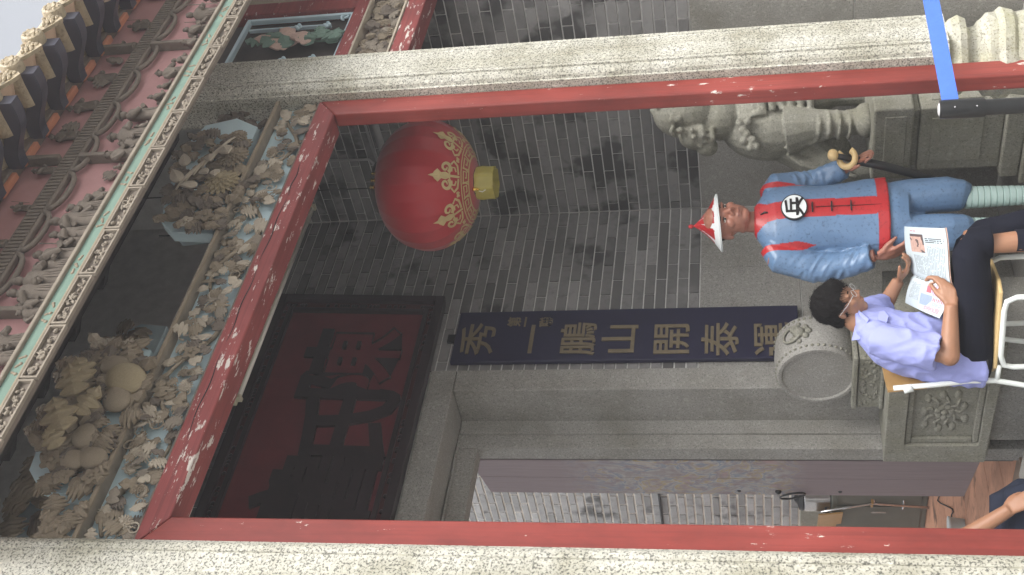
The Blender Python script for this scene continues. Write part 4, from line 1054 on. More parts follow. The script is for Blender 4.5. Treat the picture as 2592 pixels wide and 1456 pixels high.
for k in range(7):
    a = k*.9; mb.ell(LQ(1690+24*math.cos(a), 258+22*math.sin(a), -.105), (11*S_, 11*S_, 11*S_), 10, 8)
for (x, y) in ((1716, 302), (1722, 330)): mb.ell(LQ(x, y, -.155), (9*S_, 9*S_, 10*S_), 10, 8)      # eyes
for (y0_, y1_) in ((292, 318), (322, 345)): mb.tube([LQ(1704, y0_, -.15), LQ(1697, (y0_+y1_)/2, -.165), LQ(1706, y1_, -.14)], 6*S_, 7)   # brows
for (x, y) in ((1752, 330), (1756, 348)): mb.ell(LQ(x, y, -.165), (7*S_, 7*S_, 7*S_), 10, 8)       # nostrils
mb.tube([LQ(1776, 318, -.12), LQ(1778, 342, -.145), LQ(1774, 372, -.10)], 8*S_, 8)                 # upper lip
mb.tube([LQ(1800, 325, -.10), LQ(1804, 350, -.12), LQ(1798, 378, -.08)], 8*S_, 8)                  # lower lip
for (x, y) in ((1786, 332), (1787, 346), (1786, 360)): mb.ell(LQ(x, y, -.13), (4*S_, 4*S_, 8*S_), 8, 6)   # teeth
mb.tube([LQ(1718, 262, -.10), LQ(1712, 246, -.12), LQ(1730, 238, -.08)], [12*S_, 14*S_, 8*S_], 8)         # ear
for k in range(5): mb.tube([LQ(1990+k*8, 392+k*6, -.07), LQ(2060+k*10, 408+k*8, -.06), LQ(2112+k*14, 402+k*11, -.045)], 5.5*S_, 6)
for k in range(4): mb.tube([LQ(2068+k*26, 352, -.14), LQ(2074+k*26, 336, -.185), LQ(2075+k*26, 315, -.20), LQ(2073+k*26, 292, -.17), LQ(2066+k*26, 280, -.13)], 5.0*S_, 7)
for k in range(4): mb.tube([LQ(2188, 290+k*12, -.22), LQ(2202, 288+k*13, -.235)], [8*S_, 7*S_], 8)       # claws
for k in range(5): mb.tube([LQ(1985+k*16, 375-k*2, -.135), LQ(2000+k*18, 368-k*4, -.15)], 4.5*S_, 6)
link('body', fused(mb, .0072, 'lion', [M['granite_carved']], 2, .4), lion)

# ---------------- belt barrier
pp = P(2377, 278, Z=.95)
bp_ = empty('barrier_post', (pp.x, pp.y, -.15), 0, 'black belt barrier post with a blue belt pulled out of its head', 'barrier')
rP = .0265
MB().lathe([(.17, 0), (.17, .012), (.12, .03), (.03, .04)], 32).build('base', M['black_metal'], bp_, smooth=35)
MB().tube([(0, 0, .04), (0, 0, .985)], rP*.88, 24).build('tube', M['black_metal'], bp_, smooth=35)
MB().lathe([(rP*1.02, .975), (rP*1.06, .985), (rP*1.06, 1.085), (rP*1.0, 1.098), (rP*.8, 1.10), (0, 1.10)], 28).build('head', M['black_metal'], bp_, smooth=40)
MB().lathe([(rP*.9, 1.0985), (rP*.5, 1.103), (0, 1.104)], 24).build('cap', plain('grey_cap', (.5, .5, .5), .3), bp_, smooth=True)
for z in (1.0, 1.06): MB().ell((-.019, -.020, z), (.003, .003, .003), 8, 6).build('screw', M['steel'], bp_)
far = P(2350, 0, Z=.945)
dv = (far-Vector((pp.x, pp.y, .918))).normalized()
b0 = Vector((rP*.9*dv.x, rP*.9*dv.y, 1.066)); b1 = b0+dv*1.75
sag = [b0.lerp(b1, i/20)-Vector((0, 0, .006*math.sin(math.pi*i/20))) for i in range(21)]
mb = MB(); nn = Vector((-dv.y, dv.x, 0))*.0008; vs_ = []
for i, p in enumerate(sag):
    tw = .006*math.sin(i*.5)
    for s1, s2 in ((-1, -1), (1, -1), (1, 1), (-1, 1)): vs_.append(p+nn*s1*(1)+Vector((0, 0, .0235*s2))+nn*(tw*s2*200))
mb.add(vs_, [(4*i+j, 4*i+(j+1) % 4, 4*i+4+(j+1) % 4, 4*i+4+j) for i in range(20) for j in range(4)]+[(3, 2, 1, 0), (80, 81, 82, 83)])
mb.build('belt', plain('blue_webbing', (.07, .17, .62), .7, .12, 30, .1), bp_)
# ================================================================== FIGURES
def loft(mb, secs, n=28, cap=True):
    """secs: (centre, axis a, axis b); joined elliptical rings"""
    vs = []; fs = []
    for c, a, b in secs:
        c, a, b = Vector(c), Vector(a), Vector(b)
        for j in range(n):
            q = 2*math.pi*j/n; vs.append(c+a*math.cos(q)+b*math.sin(q))
    k = len(secs)
    for i in range(k-1):
        for j in range(n): fs.append((i*n+j, i*n+(j+1) % n, (i+1)*n+(j+1) % n, (i+1)*n+j))
    if cap: fs += [tuple(range(n-1, -1, -1)), tuple(range((k-1)*n, k*n))]
    return mb.add(vs, fs)
def oell(mb, c, ax, ay, az, n=16, m=11):
    """ellipsoid with given half-axes vectors"""
    ax, ay, az, c = Vector(ax), Vector(ay), Vector(az), Vector(c)
    Mx = frame_of(ax, ay, az, c); return mb.ell((0, 0, 0), (1, 1, 1), n, m, Mx)
def hand(mb, W, f, nrm, s, curl=.5, size=1.0, thumb_out=.5, spread=.06):
    """W wrist, f towards the knuckles, nrm = side the palm faces, s = thumb side"""
    W, f, nrm, s = Vector(W), Vector(f).normalized(), Vector(nrm).normalized(), Vector(s).normalized()
    L = [.040, .046, .043, .033]; off = [.030, .010, -.010, -.028]
    oell(mb, W+f*.045*size, f*.050*size, s*.038*size, nrm*.017*size)
    for k in range(4):
        kn = W+f*(.085-.004*abs(k-1.3))*size+s*off[k]*size
        mb.tube([W+s*off[k]*.5*size, kn], [.013*size, .0115*size], 8)
        p = kn; a = 0; pts = [p]; d0 = (f+s*spread*(1.5-k)).normalized()
        for seg, fr_ in enumerate((1, .66, .52)):
            a += curl*(1.0 if seg else .75); d = d0*math.cos(a)+nrm*math.sin(a); p = p+d*L[k]*fr_*size; pts.append(p)
        mb.tube(pts, [.0105*size, .0098*size, .0088*size, .0072*size], 8); mb.ell(p, .0075*size, 8, 6)
    b = W+f*.022*size+s*.028*size; d = (f*.6+s*thumb_out+nrm*.45).normalized()
    p1 = b+d*.034*size; d2 = (f*.85+s*.1+nrm*.45).normalized(); p2 = p1+d2*.030*size; p3 = p2+(f*.8+nrm*.6-s*.1).normalized()*.022*size
    mb.tube([W+s*.01*size, b, p1, p2, p3], [.014*size, .015*size, .0125*size, .0105*size, .008*size], 8); mb.ell(p3, .008*size, 8, 6)
def head(mb, H, fd, ud, ld, k=1.0, nose=1.0):
    """skull, jaw, nose, brow, cheeks, lips, ears around centre H"""
    H, fd, ud, ld = Vector(H), Vector(fd).normalized(), Vector(ud).normalized(), Vector(ld).normalized()
    def at(f, u_, l): return H+(fd*f+ud*u_+ld*l)*k
    oell(mb, at(-.005, .022, 0), ld*.074*k, fd*.094*k, ud*.090*k, 22, 15)
    oell(mb, at(.022, -.040, 0), ld*.062*k, fd*.064*k, ud*.070*k, 20, 13)
    oell(mb, at(.050, -.088, 0), ld*.032*k, fd*.030*k, ud*.024*k)          # chin
    for s in (-1, 1):
        oell(mb, at(.056, -.022, s*.036), ld*.026*k, fd*.024*k, ud*.024*k)   # cheek
        oell(mb, at(.072, .020, s*.030), ld*.028*k, fd*.013*k, ud*.009*k)    # brow
        oell(mb, at(.010, -.075, s*.036), ld*.022*k, fd*.045*k, ud*.022*k)   # jaw line
        oell(mb, at(-.010, -.008, s*.076), ld*.008*k, fd*.018*k, ud*.030*k)  # ear
    mb.tube([at(.082, .010, 0), at(.093, -.008, 0), at(.104*nose, -.028, 0)], [.008*k, .010*k, .013*k], 8)
    for s in (-1, 1): oell(mb, at(.090, -.032, s*.011), ld*.009*k, fd*.011*k, ud*.008*k)
    oell(mb, at(.080, -.056, 0), ld*.024*k, fd*.012*k, ud*.0065*k); oell(mb, at(.077, -.067, 0), ld*.020*k, fd*.012*k, ud*.007*k)
def face_marks(e, H, fd, ud, ld, k, brow, iris, lip, lid=None):
    H, fd, ud, ld = Vector(H), Vector(fd).normalized(), Vector(ud).normalized(), Vector(ld).normalized()
    def at(f, u_, l): return H+(fd*f+ud*u_+ld*l)*k
    for s in (-1, 1):
        if lid is not None:
            mb = MB(); oell(mb, at(.0735, .003, s*.031), ld*.0150*k, fd*.0110*k, ud*.0085*k); mb.build('eyelid', lid, e, smooth=True)
            mb = MB(); mb.tube([at(.079, -.004, s*.018), at(.0835, -.0055, s*.031), at(.076, -.004, s*.044)], .0014*k, 6); mb.build('lash', brow, e)
            mb = MB(); mb.tube([at(.081, .022, s*.014), at(.0835, .027, s*.030), at(.073, .023, s*.048)], [.0026*k, .0042*k, .002*k], 6); mb.build('eyebrow', brow, e, smooth=True)
            continue
        mb = MB(); oell(mb, at(.0725, .004, s*.031), ld*.0135*k, fd*.0105*k, ud*.0058*k); mb.build('eye', plain('eye_white', (.62, .58, .52), .3, .05), e, smooth=True)
        mb = MB(); oell(mb, at(.0795, .0035, s*.031), ld*.0058*k, fd*.0052*k, ud*.0056*k); mb.build('iris', iris, e, smooth=True)
        mb = MB(); mb.tube([at(.081, .022, s*.014), at(.0835, .027, s*.030), at(.073, .023, s*.048)], [.0026*k, .0042*k, .002*k], 6); mb.build('eyebrow', brow, e, smooth=True)
        mb = MB(); mb.tube([at(.081, .0085, s*.018), at(.0835, .0115, s*.031), at(.077, .0075, s*.044)], .0020*k, 6); mb.build('eyelid', brow, e, smooth=True)
    mb = MB(); mb.tube([at(.083, -.060, -.020), at(.0905, -.0612, 0), at(.083, -.060, .020)], [.0014*k, .0022*k, .0014*k], 6); mb.build('mouth_line', lip, e, smooth=True)
def skinmat(name, col, rough=.5):
    m, n, b, L = nodes_of(name)
    t = noise(n, L, 14, 4); t2 = noise(n, L, 90, 2)
    c = mix(n, L, tuple(x*.82 for x in col), tuple(min(1, x*1.12) for x in col), t.outputs[0]); L.new(c, b.inputs['Base Color'])
    b.inputs['Roughness'].default_value = rough; b.inputs['Subsurface Weight'].default_value = .08; b.inputs['Subsurface Radius'].default_value = (.01, .004, .002); b.inputs['Subsurface Scale'].default_value = .5
    bump(n, L, b, t2.outputs[0], .08, .002); return m
hairm = plain('black_hair', (.009, .008, .008), .8, .4, 60, .5, spec=.15)

# ---------------- painted soldier statue
SX = P(2100, 553, Y=4.1)
sol = empty('soldier_statue', (SX.x, SX.y, .08), -YAW+R(25), 'painted statue of an old time soldier in blue and red uniform and pointed hat', 'statue')
sol.scale = (1.10, 1.06, 1)
blue = plain('glossy_blue_paint', (.12, .205, .34), .36, .24, 7, .08, spec=.5, fine=70)
redp = plain('glossy_red_paint', (.43, .022, .026), .38, .24, 8, .06, spec=.5, fine=60)
mint = plain('pale_mint_paint', (.40, .53, .50), .45, .12, 8)
skin_s = skinmat('painted_skin', (.36, .155, .105), .38)
blk = plain('black_paint', (.014, .014, .015), .35, .2)
whitep = plain('white_paint', (.74, .78, .78), .4, .08, 12)
Xa, Ya, Za = Vector((1, 0, 0)), Vector((0, 1, 0)), Vector((0, 0, 1))
# continuous body
mb = MB()
HS = Vector((0, -.012, 1.548))
head(mb, HS, -Ya, Za, Xa, 1.10)
mb.tube([(0, .0, 1.50), (0, .008, 1.42), (0, .012, 1.34)], [.050, .050, .062], 16)
loft(mb, [((0, .01, 1.37), Xa*.10, Ya*.06), ((0, .01, 1.32), Xa*.16, Ya*.085), ((0, .0, 1.15), Xa*.14, Ya*.09), ((0, .0, .95), Xa*.13, Ya*.09), ((0, 0, .78), Xa*.15, Ya*.10), ((0, 0, .70), Xa*.13, Ya*.09)])
RA = [(-.175, .012, 1.335), (-.235, .03, 1.09), (-.222, -.045, .82)]     # viewer's left arm hangs
LA = [(.175, .012, 1.335), (.222, .07, 1.10), (.262, -.02, .925)]        # viewer's right arm holds the sword
for A in (RA, LA): mb.tube(A, [.05, .042, .030], 12)
hand(mb, (-.222, -.045, .805), (.06, -.22, -1), (.92, -.25, .0), (.25, -.95, -.1), .38, 1.0, .5)
hand(mb, (.262, -.022, .915), (.25, -.55, -.75), (-.55, -.72, -.35), (-.75, -.05, .62), .95, 1.0, .6)
for s in (-1, 1): mb.tube([(s*.075, 0, .72), (s*.086, -.004, .38), (s*.081, -.002, .05)], [.08, .040, .032], 14)
link('body', fused(mb, .0055, 'body', [skin_s], 2, .4), sol)
face_marks(sol, HS, -Ya, Za, Xa, 1.10, plain('painted_brow', (.05, .025, .02), .5), blk, plain('painted_lip', (.16, .05, .045), .5))
# jacket
mb = MB()
loft(mb, [((0, .004, .738), Xa*.198, Ya*.135), ((0, .004, .82), Xa*.190, Ya*.130), ((0, .0, .95), Xa*.176, Ya*.122), ((0, 0, 1.08), Xa*.168, Ya*.120), ((0, .0, 1.20), Xa*.176, Ya*.120), ((0, .006, 1.30), Xa*.180, Ya*.106), ((0, .012, 1.352), Xa*.150, Ya*.084), ((0, .012, 1.378), Xa*.110, Ya*.074), ((0, .010, 1.405), Xa*.070, Ya*.064)], 40)
mb.tube([(-.13, .012, 1.325), (-.188, .016, 1.290), (-.238, .032, 1.10), (-.240, .012, .97), (-.224, -.040, .835)], [.062, .073, .072, .062, .055], 18)
mb.tube([(.13, .012, 1.325), (.186, .018, 1.290), (.226, .070, 1.105), (.246, .03, 1.01), (.262, -.015, .938)], [.062, .070, .064, .058, .050], 18)
def folds(co):
    x, y, z = co
    d = .0022*mnoise.noise(Vector((x*9, y*9, z*5)))
    ax = abs(x)
    if ax > .17:     # sleeve creases wrap round the arm
        w_ = mnoise.noise(Vector((x*13+z*9, y*13, z*24-ax*16))); d += .013*(.35-abs(w_))*smoothstep(.17, .20, ax)*(.25+.75*smoothstep(1.28, 1.12, z))
    else:
        d += .004*math.sin((ax*34)+z*17+3*mnoise.noise(co*5))*smoothstep(.08, .16, ax)*smoothstep(1.28, 1.05, z)
    return d
jm = fused(mb, .0062, 'jacket', [blue, redp], 3, .5, folds)
def jpaint(c, n):
    x, y, z = c; ax = abs(x)
    torso = ax < .20 if z < 1.0 else ax < .19
    if z < .795 and ax < .215 and abs(y) < .16 and not (ax > .19 and z > .80): return 1
    if y < -.02 and ax < .044: return 1                                    # placket
    if z > 1.352 and math.hypot(x*.95, (y-.012)) < .082: return 1            # collar
    if y < -.03 and z > 1.335 and ax < .044+(z-1.335)*.6: return 1
    cx_ = .158+.010*math.sin((z-1.1)*6)
    if z > 1.09 and abs(ax-cx_) < .017*smoothstep(1.09, 1.20, z) and n.z < .99: return 1   # armhole strip
    return 0
paint(jm, jpaint)
jk = link('jacket', jm, sol)
for z in (1.115, 1.02, .925):
    MB().tube([(-.026, -.1235, z), (0, -.128, z+.001), (.026, -.1235, z)], [.0035, .0045, .0035], 8).build('toggle', blk, jk, smooth=True)
MB().tube([(.0, -.062, 1.372), (.006, -.075, 1.352), (.0, -.082, 1.335)], [.004, .006, .004], 8).build('toggle', blk, jk, smooth=True)
MB().box(-.0012, .0012, -.128, -.118, .75, 1.10).build('placket_seam', plain('dark_red', (.12, .01, .012)), jk)
# badge with the character for soldier
bd = empty('badge', (0, -.124, 1.205)); bd.parent = sol; bd.rotation_euler = (R(-2), 0, 0)
MB().lathe([(0, .008), (.066, .008), (.0665, .0), (0, .0)], 48, Matrix.Rotation(R(90), 4, 'X')).build('rim', blk, bd)
MB().lathe([(0, .0102), (.0605, .0102), (.0605, .0085), (0, .0085)], 48, Matrix.Rotation(R(90), 4, 'X')).build('disc', whitep, bd)
inst('character', text_mesh('兵', .098, .0012, blk, .0022), bd, (0, -.0118, 0))
# trousers, puttees, shoes
mb = MB()
loft(mb, [((0, .004, .80), Xa*.165, Ya*.115), ((0, .004, .70), Xa*.172, Ya*.118), ((0, .004, .64), Xa*.16, Ya*.11)])
for s in (-1, 1):
    mb.tube([(s*.080, .004, .70), (s*.094, -.006, .56), (s*.098, -.012, .44), (s*.092, -.008, .375), (s*.085, -.004, .345)], [.092, .090, .088, .078, .058], 20)
def tf(co): return .005*math.sin(co.x*40+co.z*9+3*mnoise.noise(co*4))*smoothstep(.75, .55, co.z)+.003*mnoise.noise(co*12)
tm = fused(mb, .0065, 'trousers', [blue], 2, .5, tf)
link('trousers', tm, sol)
for s in (-1, 1):
    prof = []
    for i in range(10):
        z = .36-.030*i; r_ = .0505-.0009*i
        prof += [(r_-.003, z), (r_+.0025, z-.004), (r_+.0018, z-.026)]
    MB().lathe(prof[::-1], 24, Matrix.Translation((s*.082, -.002, 0)) ).build('puttee', mint, sol, smooth=50)
    mb = MB(); oell(mb, (s*.082, -.035, .028), Xa*.044, Ya*.105, Za*.038); mb.ell((s*.08, .03, .04), (.042, .05, .042)); mb.box(s*.082-.04, s*.082+.04, -.12, .07, .0, .02, .008)
    link('shoe', fused(mb, .008, 'shoe', [blk], 3), sol)
# conical hat: red with white flames above a white brim
HT = Matrix.Translation((0, .006, 1.586)) @ Matrix.Rotation(R(-1), 4, 'X') @ Matrix.Rotation(R(-5), 4, 'Y') @ Matrix.Translation((0, 0, -1.572))
prof = []
for i in range(40):
    t_ = i/39; prof.append((.138*(1-t_)**1.12+.004*(1-t_), 1.575+.135*t_+.012*math.sin(math.pi*t_)*-1))
mb = MB(); mb.lathe([(.118, 1.570), (.140, 1.566)]+prof+[(.006, 1.712)], 96, HT)
hm = mb.mesh('hat_cone', [redp, whitep], 50)
def hp(c, n):
    a = math.atan2(c.y, c.x); h = (c.z-1.584)/.14; f_ = (a*7/(2*math.pi)) % 1
    tri = abs(f_-.5)*2
    return 1 if h < .17+.6*max(0, 1-tri*3.0) else 0
paint(hm, hp); ht = link('hat', hm, sol)
MB().lathe([(.0, 1.705), (.008, 1.708), (.011, 1.718), (.008, 1.730), (0, 1.734)], 14, HT).build('hat_knob', redp, ht, smooth=True)
mb = MB(); oell(mb, HS+Vector((0, .024, .034)), Xa*.086, Ya*.094, Za*.066)
mb.build('hair', hairm, sol, smooth=True)
# sabre: pommel, ring guard, grip, scabbard
sw = empty('sabre', (.272, -.075, .905)); sw.parent = sol
goldp = plain('gold_paint', (.74, .53, .25), .4, .25, 25, .2)
ax = Vector((-.10, .30, -.95)).normalized(); top = -ax
MB().ell(top*.098, (.030, .030, .028), 16, 10).build('pommel', goldp, sw, smooth=True)
MB().tube([top*.080, ax*.02], [.014, .016], 12).build('grip', blk, sw, smooth=True)
e1_ = ax.cross(Vector((1, .1, 0))).normalized(); e2_ = Vector((1, -.35, .1)).normalized()
gr = [top*.022+e2_*.041*math.cos(q)+Vector((.1, -.9, .35)).normalized().cross(e2_).normalized()*.041*math.sin(q) for q in [R(35)+i*R(290)/24 for i in range(25)]]
MB().tube(gr, .016, 10, flat=1.0).build('guard', goldp, sw, smooth=True)
MB().tube([ax*.01, ax*.20, ax*.42+Vector((0, .02, 0)), ax*.62+Vector((0, .06, 0))], [.021, .022, .020, .014], 12).build('scabbard', blk, sw, smooth=True)
MB().box(-.24, .24, -.22, .20, -.078, -.001, .01).build('plinth', M['granite_grey'], sol)

# ---------------- seated reader (frame: x viewer's right, y away, z up)
MC = Vector((3.995, 4.206, 0))
man = empty('person', (MC.x, MC.y, 0), -YAW, 'seated person in a light blue shirt and dark trousers reading a newspaper', 'person')
F_ = Vector((.88, -.47, 0)).normalized(); Lt = Vector((-.47, -.88, 0)).normalized()   # facing, and towards his right hand
skin_m = skinmat('tanned_skin', (.33, .165, .095), .5)
shirtm = plain('light_blue_cotton', (.30, .33, .66), .85, .10, 6, .12)
darkc = plain('dark_navy_cloth', (.010, .011, .018), .95, .35, 9, .2, spec=.1)
HM = Vector((.212, -.02, 1.100)); fd = Vector((F_.x*.78, F_.y*.78, -.62)).normalized(); ud = Vector((F_.x*.62, F_.y*.62, .78)).normalized()
mb = MB(); head(mb, HM, fd, ud, Lt, 1.0)
mb.tube([HM-ud*.05-fd*.02, (.135, -.01, 1.03), (.11, 0, .97)], [.055, .055, .07], 14)
loft(mb, [((.10, 0, 1.0), Lt*.13, F_*.07), ((.07, 0, .93), Lt*.165, F_*.09), ((.03, 0, .75), Lt*.15, F_*.10), ((0, 0, .55), Lt*.15, F_*.11), ((.0, 0, .50), Lt*.14, F_*.11)])
RAm = [(.055, -.165, .955), (-.022, -.255, .655), (.205, -.245, .640)]
LAm = [(.17, .155, .955), (.185, .33, .87), (.318, .275, .802)]
mb.tube(RAm, [.05, .046, .030], 14); mb.tube([RAm[1], RAm[2]], [.046, .029], 14); mb.ell(RAm[1], .045)
mb.tube(LAm, [.05, .044, .029], 14); mb.ell(LAm[1], .042)
hand(mb, (.200, -.245, .640), (.92, .25, .10), (.05, .55, .72), (.35, .3, .85), .85, 1.05, .4)
hand(mb, (.318, .275, .802), (.62, -.55, -.45), (.45, -.2, .70), (-.2, -.95, .25), .55, 1.0, .5)
for pts, rr in (([(-.03, -.1, .535), (.25, -.2, .54), (.462, -.27, .555), (.475, -.285, .36), (.47, -.27, .10)], [.08, .07, .055, .048, .035]), ([(.06, .09, .53), (.3, 0, .53), (.5, -.06, .51), (.56, -.1, .3), (.6, -.12, .09)], [.08, .07, .055, .048, .035])):
    mb.tube(pts, rr, 14)
link('body', fused(mb, .0055, 'body', [skin_m], 2, .4), man)
face_marks(man, HM, fd, ud, Lt, 1.0, hairm, hairm, plain('lip', (.22, .08, .06), .5), lid=skin_m)
# hair cap with an uneven edge
mb = MB(); oell(mb, HM+ud*.034-fd*.014, Lt*.089, fd*.110, ud*.098, 40, 28); oell(mb, HM+ud*.075+fd*.035, Lt*.07, fd*.055, ud*.045, 26, 18); oell(mb, HM-fd*.055-ud*.02, Lt*.07, fd*.05, ud*.07, 26, 18)
def hairdisp(co): return .006*mnoise.noise(co*38)+.004*mnoise.noise(co*95)
hmh = fused(mb, .0055, 'hair', [hairm], 2, .5, hairdisp)
bm = bmesh.new(); bm.from_mesh(hmh)
kill = []
for v in bm.verts:
    q = v.co-HM; f_, u_, l_ = q.dot(fd), q.dot(ud), abs(q.dot(Lt))
    j = .010*mnoise.noise(v.co*45)
    if (f_ > .052+j and u_ < .052+j) or (f_ > .008+j and u_ < .006+j) or u_ < -.068: kill.append(v)
bmesh.ops.delete(bm, geom=kill, context='VERTS')
rnh = random.Random(6); bm.normal_update()
roots = [(v.co.copy(), v.normal.copy()) for v in bm.verts]
for co, no in rnh.sample(roots, min(1500, len(roots))):       # short strands lying along the head
    t_ = (fd*.7-ud*.35+Lt*rnh.uniform(-.5, .5)); t_ = (t_-no*t_.dot(no)).normalized(); L_h = rnh.uniform(.018, .034)
    sd_ = no.cross(t_)*.0016; tip = co+t_*L_h+no*rnh.uniform(.004, .011)
    a_, b_, c_ = bm.verts.new(co+sd_+no*.001), bm.verts.new(co-sd_+no*.001), bm.verts.new(tip); bm.faces.new((a_, b_, c_))
bm.to_mesh(hmh); bm.free()
link('hair', hmh, man)
gl = empty('glasses', HM); gl.parent = man
wire = plain('silver_wire', (.55, .55, .55), .4, .05, 9)
for s in (-1, 1):
    cc = fd*.096+ud*.002+Lt*s*.033
    MB().tube([cc+Lt*.024*math.cos(q)+ud*.017*math.sin(q) for q in [2*math.pi*i/20 for i in range(21)]], .0010, 6, False).build('lens_rim', wire, gl, smooth=True)
    MB().tube([fd*.094+Lt*s*.057+ud*.006, fd*.05+Lt*s*.082+ud*.004, fd*-.012+Lt*s*.090+ud*.0], .0013, 6).build('temple_arm', wire, gl, smooth=True)
MB().tube([fd*.098+Lt*.010+ud*.004, fd*.102+ud*.008, fd*.098-Lt*.010+ud*.004], .0016, 6).build('bridge', wire, gl)
# shirt
mb = MB()
loft(mb, [((-.035, .0, .485), Lt*.185, F_*.125), ((-.02, .0, .56), Lt*.192, F_*.142), ((-.005, 0, .66), Lt*.190, F_*.146), ((.015, 0, .77), Lt*.190, F_*.140), ((.045, 0, .88), Lt*.198, F_*.128), ((.075, 0, .955), Lt*.192, F_*.110), ((.105, 0, 1.005), Lt*.135, F_*.085), ((.125, -.004, 1.035), Lt*.080, F_*.072)], 40)
mb.tube([(.085, -.12, .965), (.055, -.165, .945), (.028, -.205, .85), (.008, -.235, .76), (-.006, -.248, .700)], [.068, .078, .080, .078, .078], 20)
mb.tube([(.14, .11, .965), (.17, .16, .945), (.178, .25, .91), (.184, .30, .885)], [.068, .074, .072, .070], 20)
def sf(co):
    d = .003*mnoise.noise(co*7)
    w_ = mnoise.noise(Vector((co.x*7+co.z*5, co.y*6, co.z*11-co.x*9))); d += .032*(.26-abs(w_))*smoothstep(1.0, .72, co.z)
    w2 = mnoise.noise(Vector((co.x*16, co.y*15, co.z*13+co.x*18))); d += .010*(.25-abs(w2))
    d += .004*math.sin(co.y*70+2*mnoise.noise(co*6))*smoothstep(-.15, -.2, co.y)
    return d
sm = fused(mb, .0065, 'shirt', [shirtm], 2, .5, sf)
sh = link('shirt', sm, man)
for s, k in ((1, 1.0), (-1, 1.0)):     # collar points and chest pockets
    c0 = Vector((.125, -.004, 1.040)); 
    a, b, c_ = c0+Lt*s*.078-F_*.05+Za*.012, c0+Lt*s*.020+F_*.078-Za*.022, c0+Lt*s*.082+F_*.065-Za*.062
    d_ = c0+Lt*s*.105-F_*.03-Za*.020
    mb = MB(); nn = (Lt*s*.6+F_*.5+Za*.5).normalized()*.005
    mb.prism([a, b, c_, d_], nn); mb.build('collar', shirtm, sh)
pk = MB(); c0 = Vector((.135, -.085, .87))
pk.prism([c0+Lt*.05+Za*.06, c0-Lt*.05+Za*.06, c0-Lt*.05-Za*.06-F_*.02, c0+Lt*.05-Za*.06-F_*.02], F_*.012); pk.build('chest_pocket', shirtm, sh)
MB().prism([c0+Lt*.055+Za*.068+F_*.006, c0-Lt*.055+Za*.068+F_*.006, c0-Lt*.055+Za*.035+F_*.014, c0+Lt*.0+Za*.022+F_*.016, c0+Lt*.055+Za*.035+F_*.014], F_*.008).build('pocket_flap', shirtm, sh)
for k in range(5):
    p = Vector((.16, -.015, .97)).lerp(Vector((.118, -.035, .55)), k/4)+F_*.012; MB().ell(p, (.005, .005, .005), 8, 6).build('button', shirtm, sh)
# trousers, socks, shoes
mb = MB()
loft(mb, [((-.02, 0, .56), Lt*.165, F_*.125), ((-.015, 0, .50), Lt*.175, F_*.135), ((.0, 0, .455), Lt*.165, F_*.125)])
mb.tube([(-.03, -.10, .535), (.12, -.15, .540), (.28, -.205, .540), (.43, -.262, .552), (.478, -.278, .525), (.482, -.283, .470)], [.096, .092, .084, .078, .076, .072], 20)
mb.tube([(.06, .09, .53), (.3, .0, .53), (.48, -.055, .515), (.515, -.068, .47), (.56, -.10, .30), (.595, -.12, .12)], [.09, .084, .074, .070, .060, .055], 20)
def tf2(co): return .006*math.sin(co.x*36+co.y*30+3*mnoise.noise(co*5))*.6+.004*mnoise.noise(co*10)
link('trousers', fused(mb, .0075, 'trousers', [darkc], 2, .5, tf2), man)
MB().tube([(.479, -.285, .375), (.476, -.28, .24), (.47, -.27, .09)], [.0515, .046, .042], 18).build('sock', darkc, man, smooth=True)
for c0 in (Vector((.50, -.29, .0)), Vector((.63, -.14, .0))):
    mb = MB(); oell(mb, c0+F_*.05+Za*.04, F_*.12, Lt*.045, Za*.040); mb.ell(c0-F_*.02+Za*.05, (.045, .045, .05)); link('shoe', fused(mb, .009, 'shoe', [blk], 3), man)
# belt
bl = MB(); n_ = 36
vs_ = []
for z in (.478, .512):
    for j in range(n_): q = 2*math.pi*j/n_; vs_.append(Vector((-.022, 0, z))+Lt*.187*math.cos(q)+F_*.138*math.sin(q))
bl.add(vs_, [(j, (j+1) % n_, n_+(j+1) % n_, n_+j) for j in range(n_)]).build('belt', blk, man, smooth=True)

# ---------------- newspaper in his hands
pa = [plain('newsprint', (.50, .57, .60), .8, .05, 8), plain('ink_grey', (.27, .31, .33), .8, .2, 80), plain('ink_dark', (.05, .055, .06), .8, .3, 90), plain('print_flesh', (.50, .33, .27), .8, .45, 60),
      plain('print_magenta', (.58, .20, .36), .8, .4, 90), plain('print_blue', (.30, .37, .48), .8, .2, 40), plain('print_red', (.50, .14, .17), .8, .35, 70), plain('print_hair', (.10, .07, .07), .8, .3, 60), plain('print_ochre', (.55, .42, .28), .8, .3, 60)]
npw = empty('newspaper', (MC.x, MC.y, 0), -YAW, 'folded printed newspaper held open in the reader\'s hands', 'newspaper')
rows = [(Vector((.578, .22, .775)), Vector((.548, -.15, .648))), (Vector((.47, .235, .768)), Vector((.43, -.175, .640))), (Vector((.348, .245, .748)), Vector((.290, -.205, .634))), (Vector((.275, .25, .762)), Vector((.215, -.205, .655))), (Vector((.208, .25, .775)), Vector((.145, -.205, .685)))]
NU, NV = 56, 110
def news(u_, v_):
    t_ = v_*4; i = min(3, int(t_)); f_ = t_-i
    a = rows[i][0].lerp(rows[i+1][0], f_); b = rows[i][1].lerp(rows[i+1][1], f_)
    p = a.lerp(b, u_); p = p+Vector((0, 0, .010*math.sin(math.pi*u_)+.004*math.sin(v_*9+u_*4)-.008*math.exp(-((v_-.52)/.03)**2)))
    return p
mb = MB(); vs_ = [news(i/NU, j/NV) for j in range(NV+1) for i in range(NU+1)]
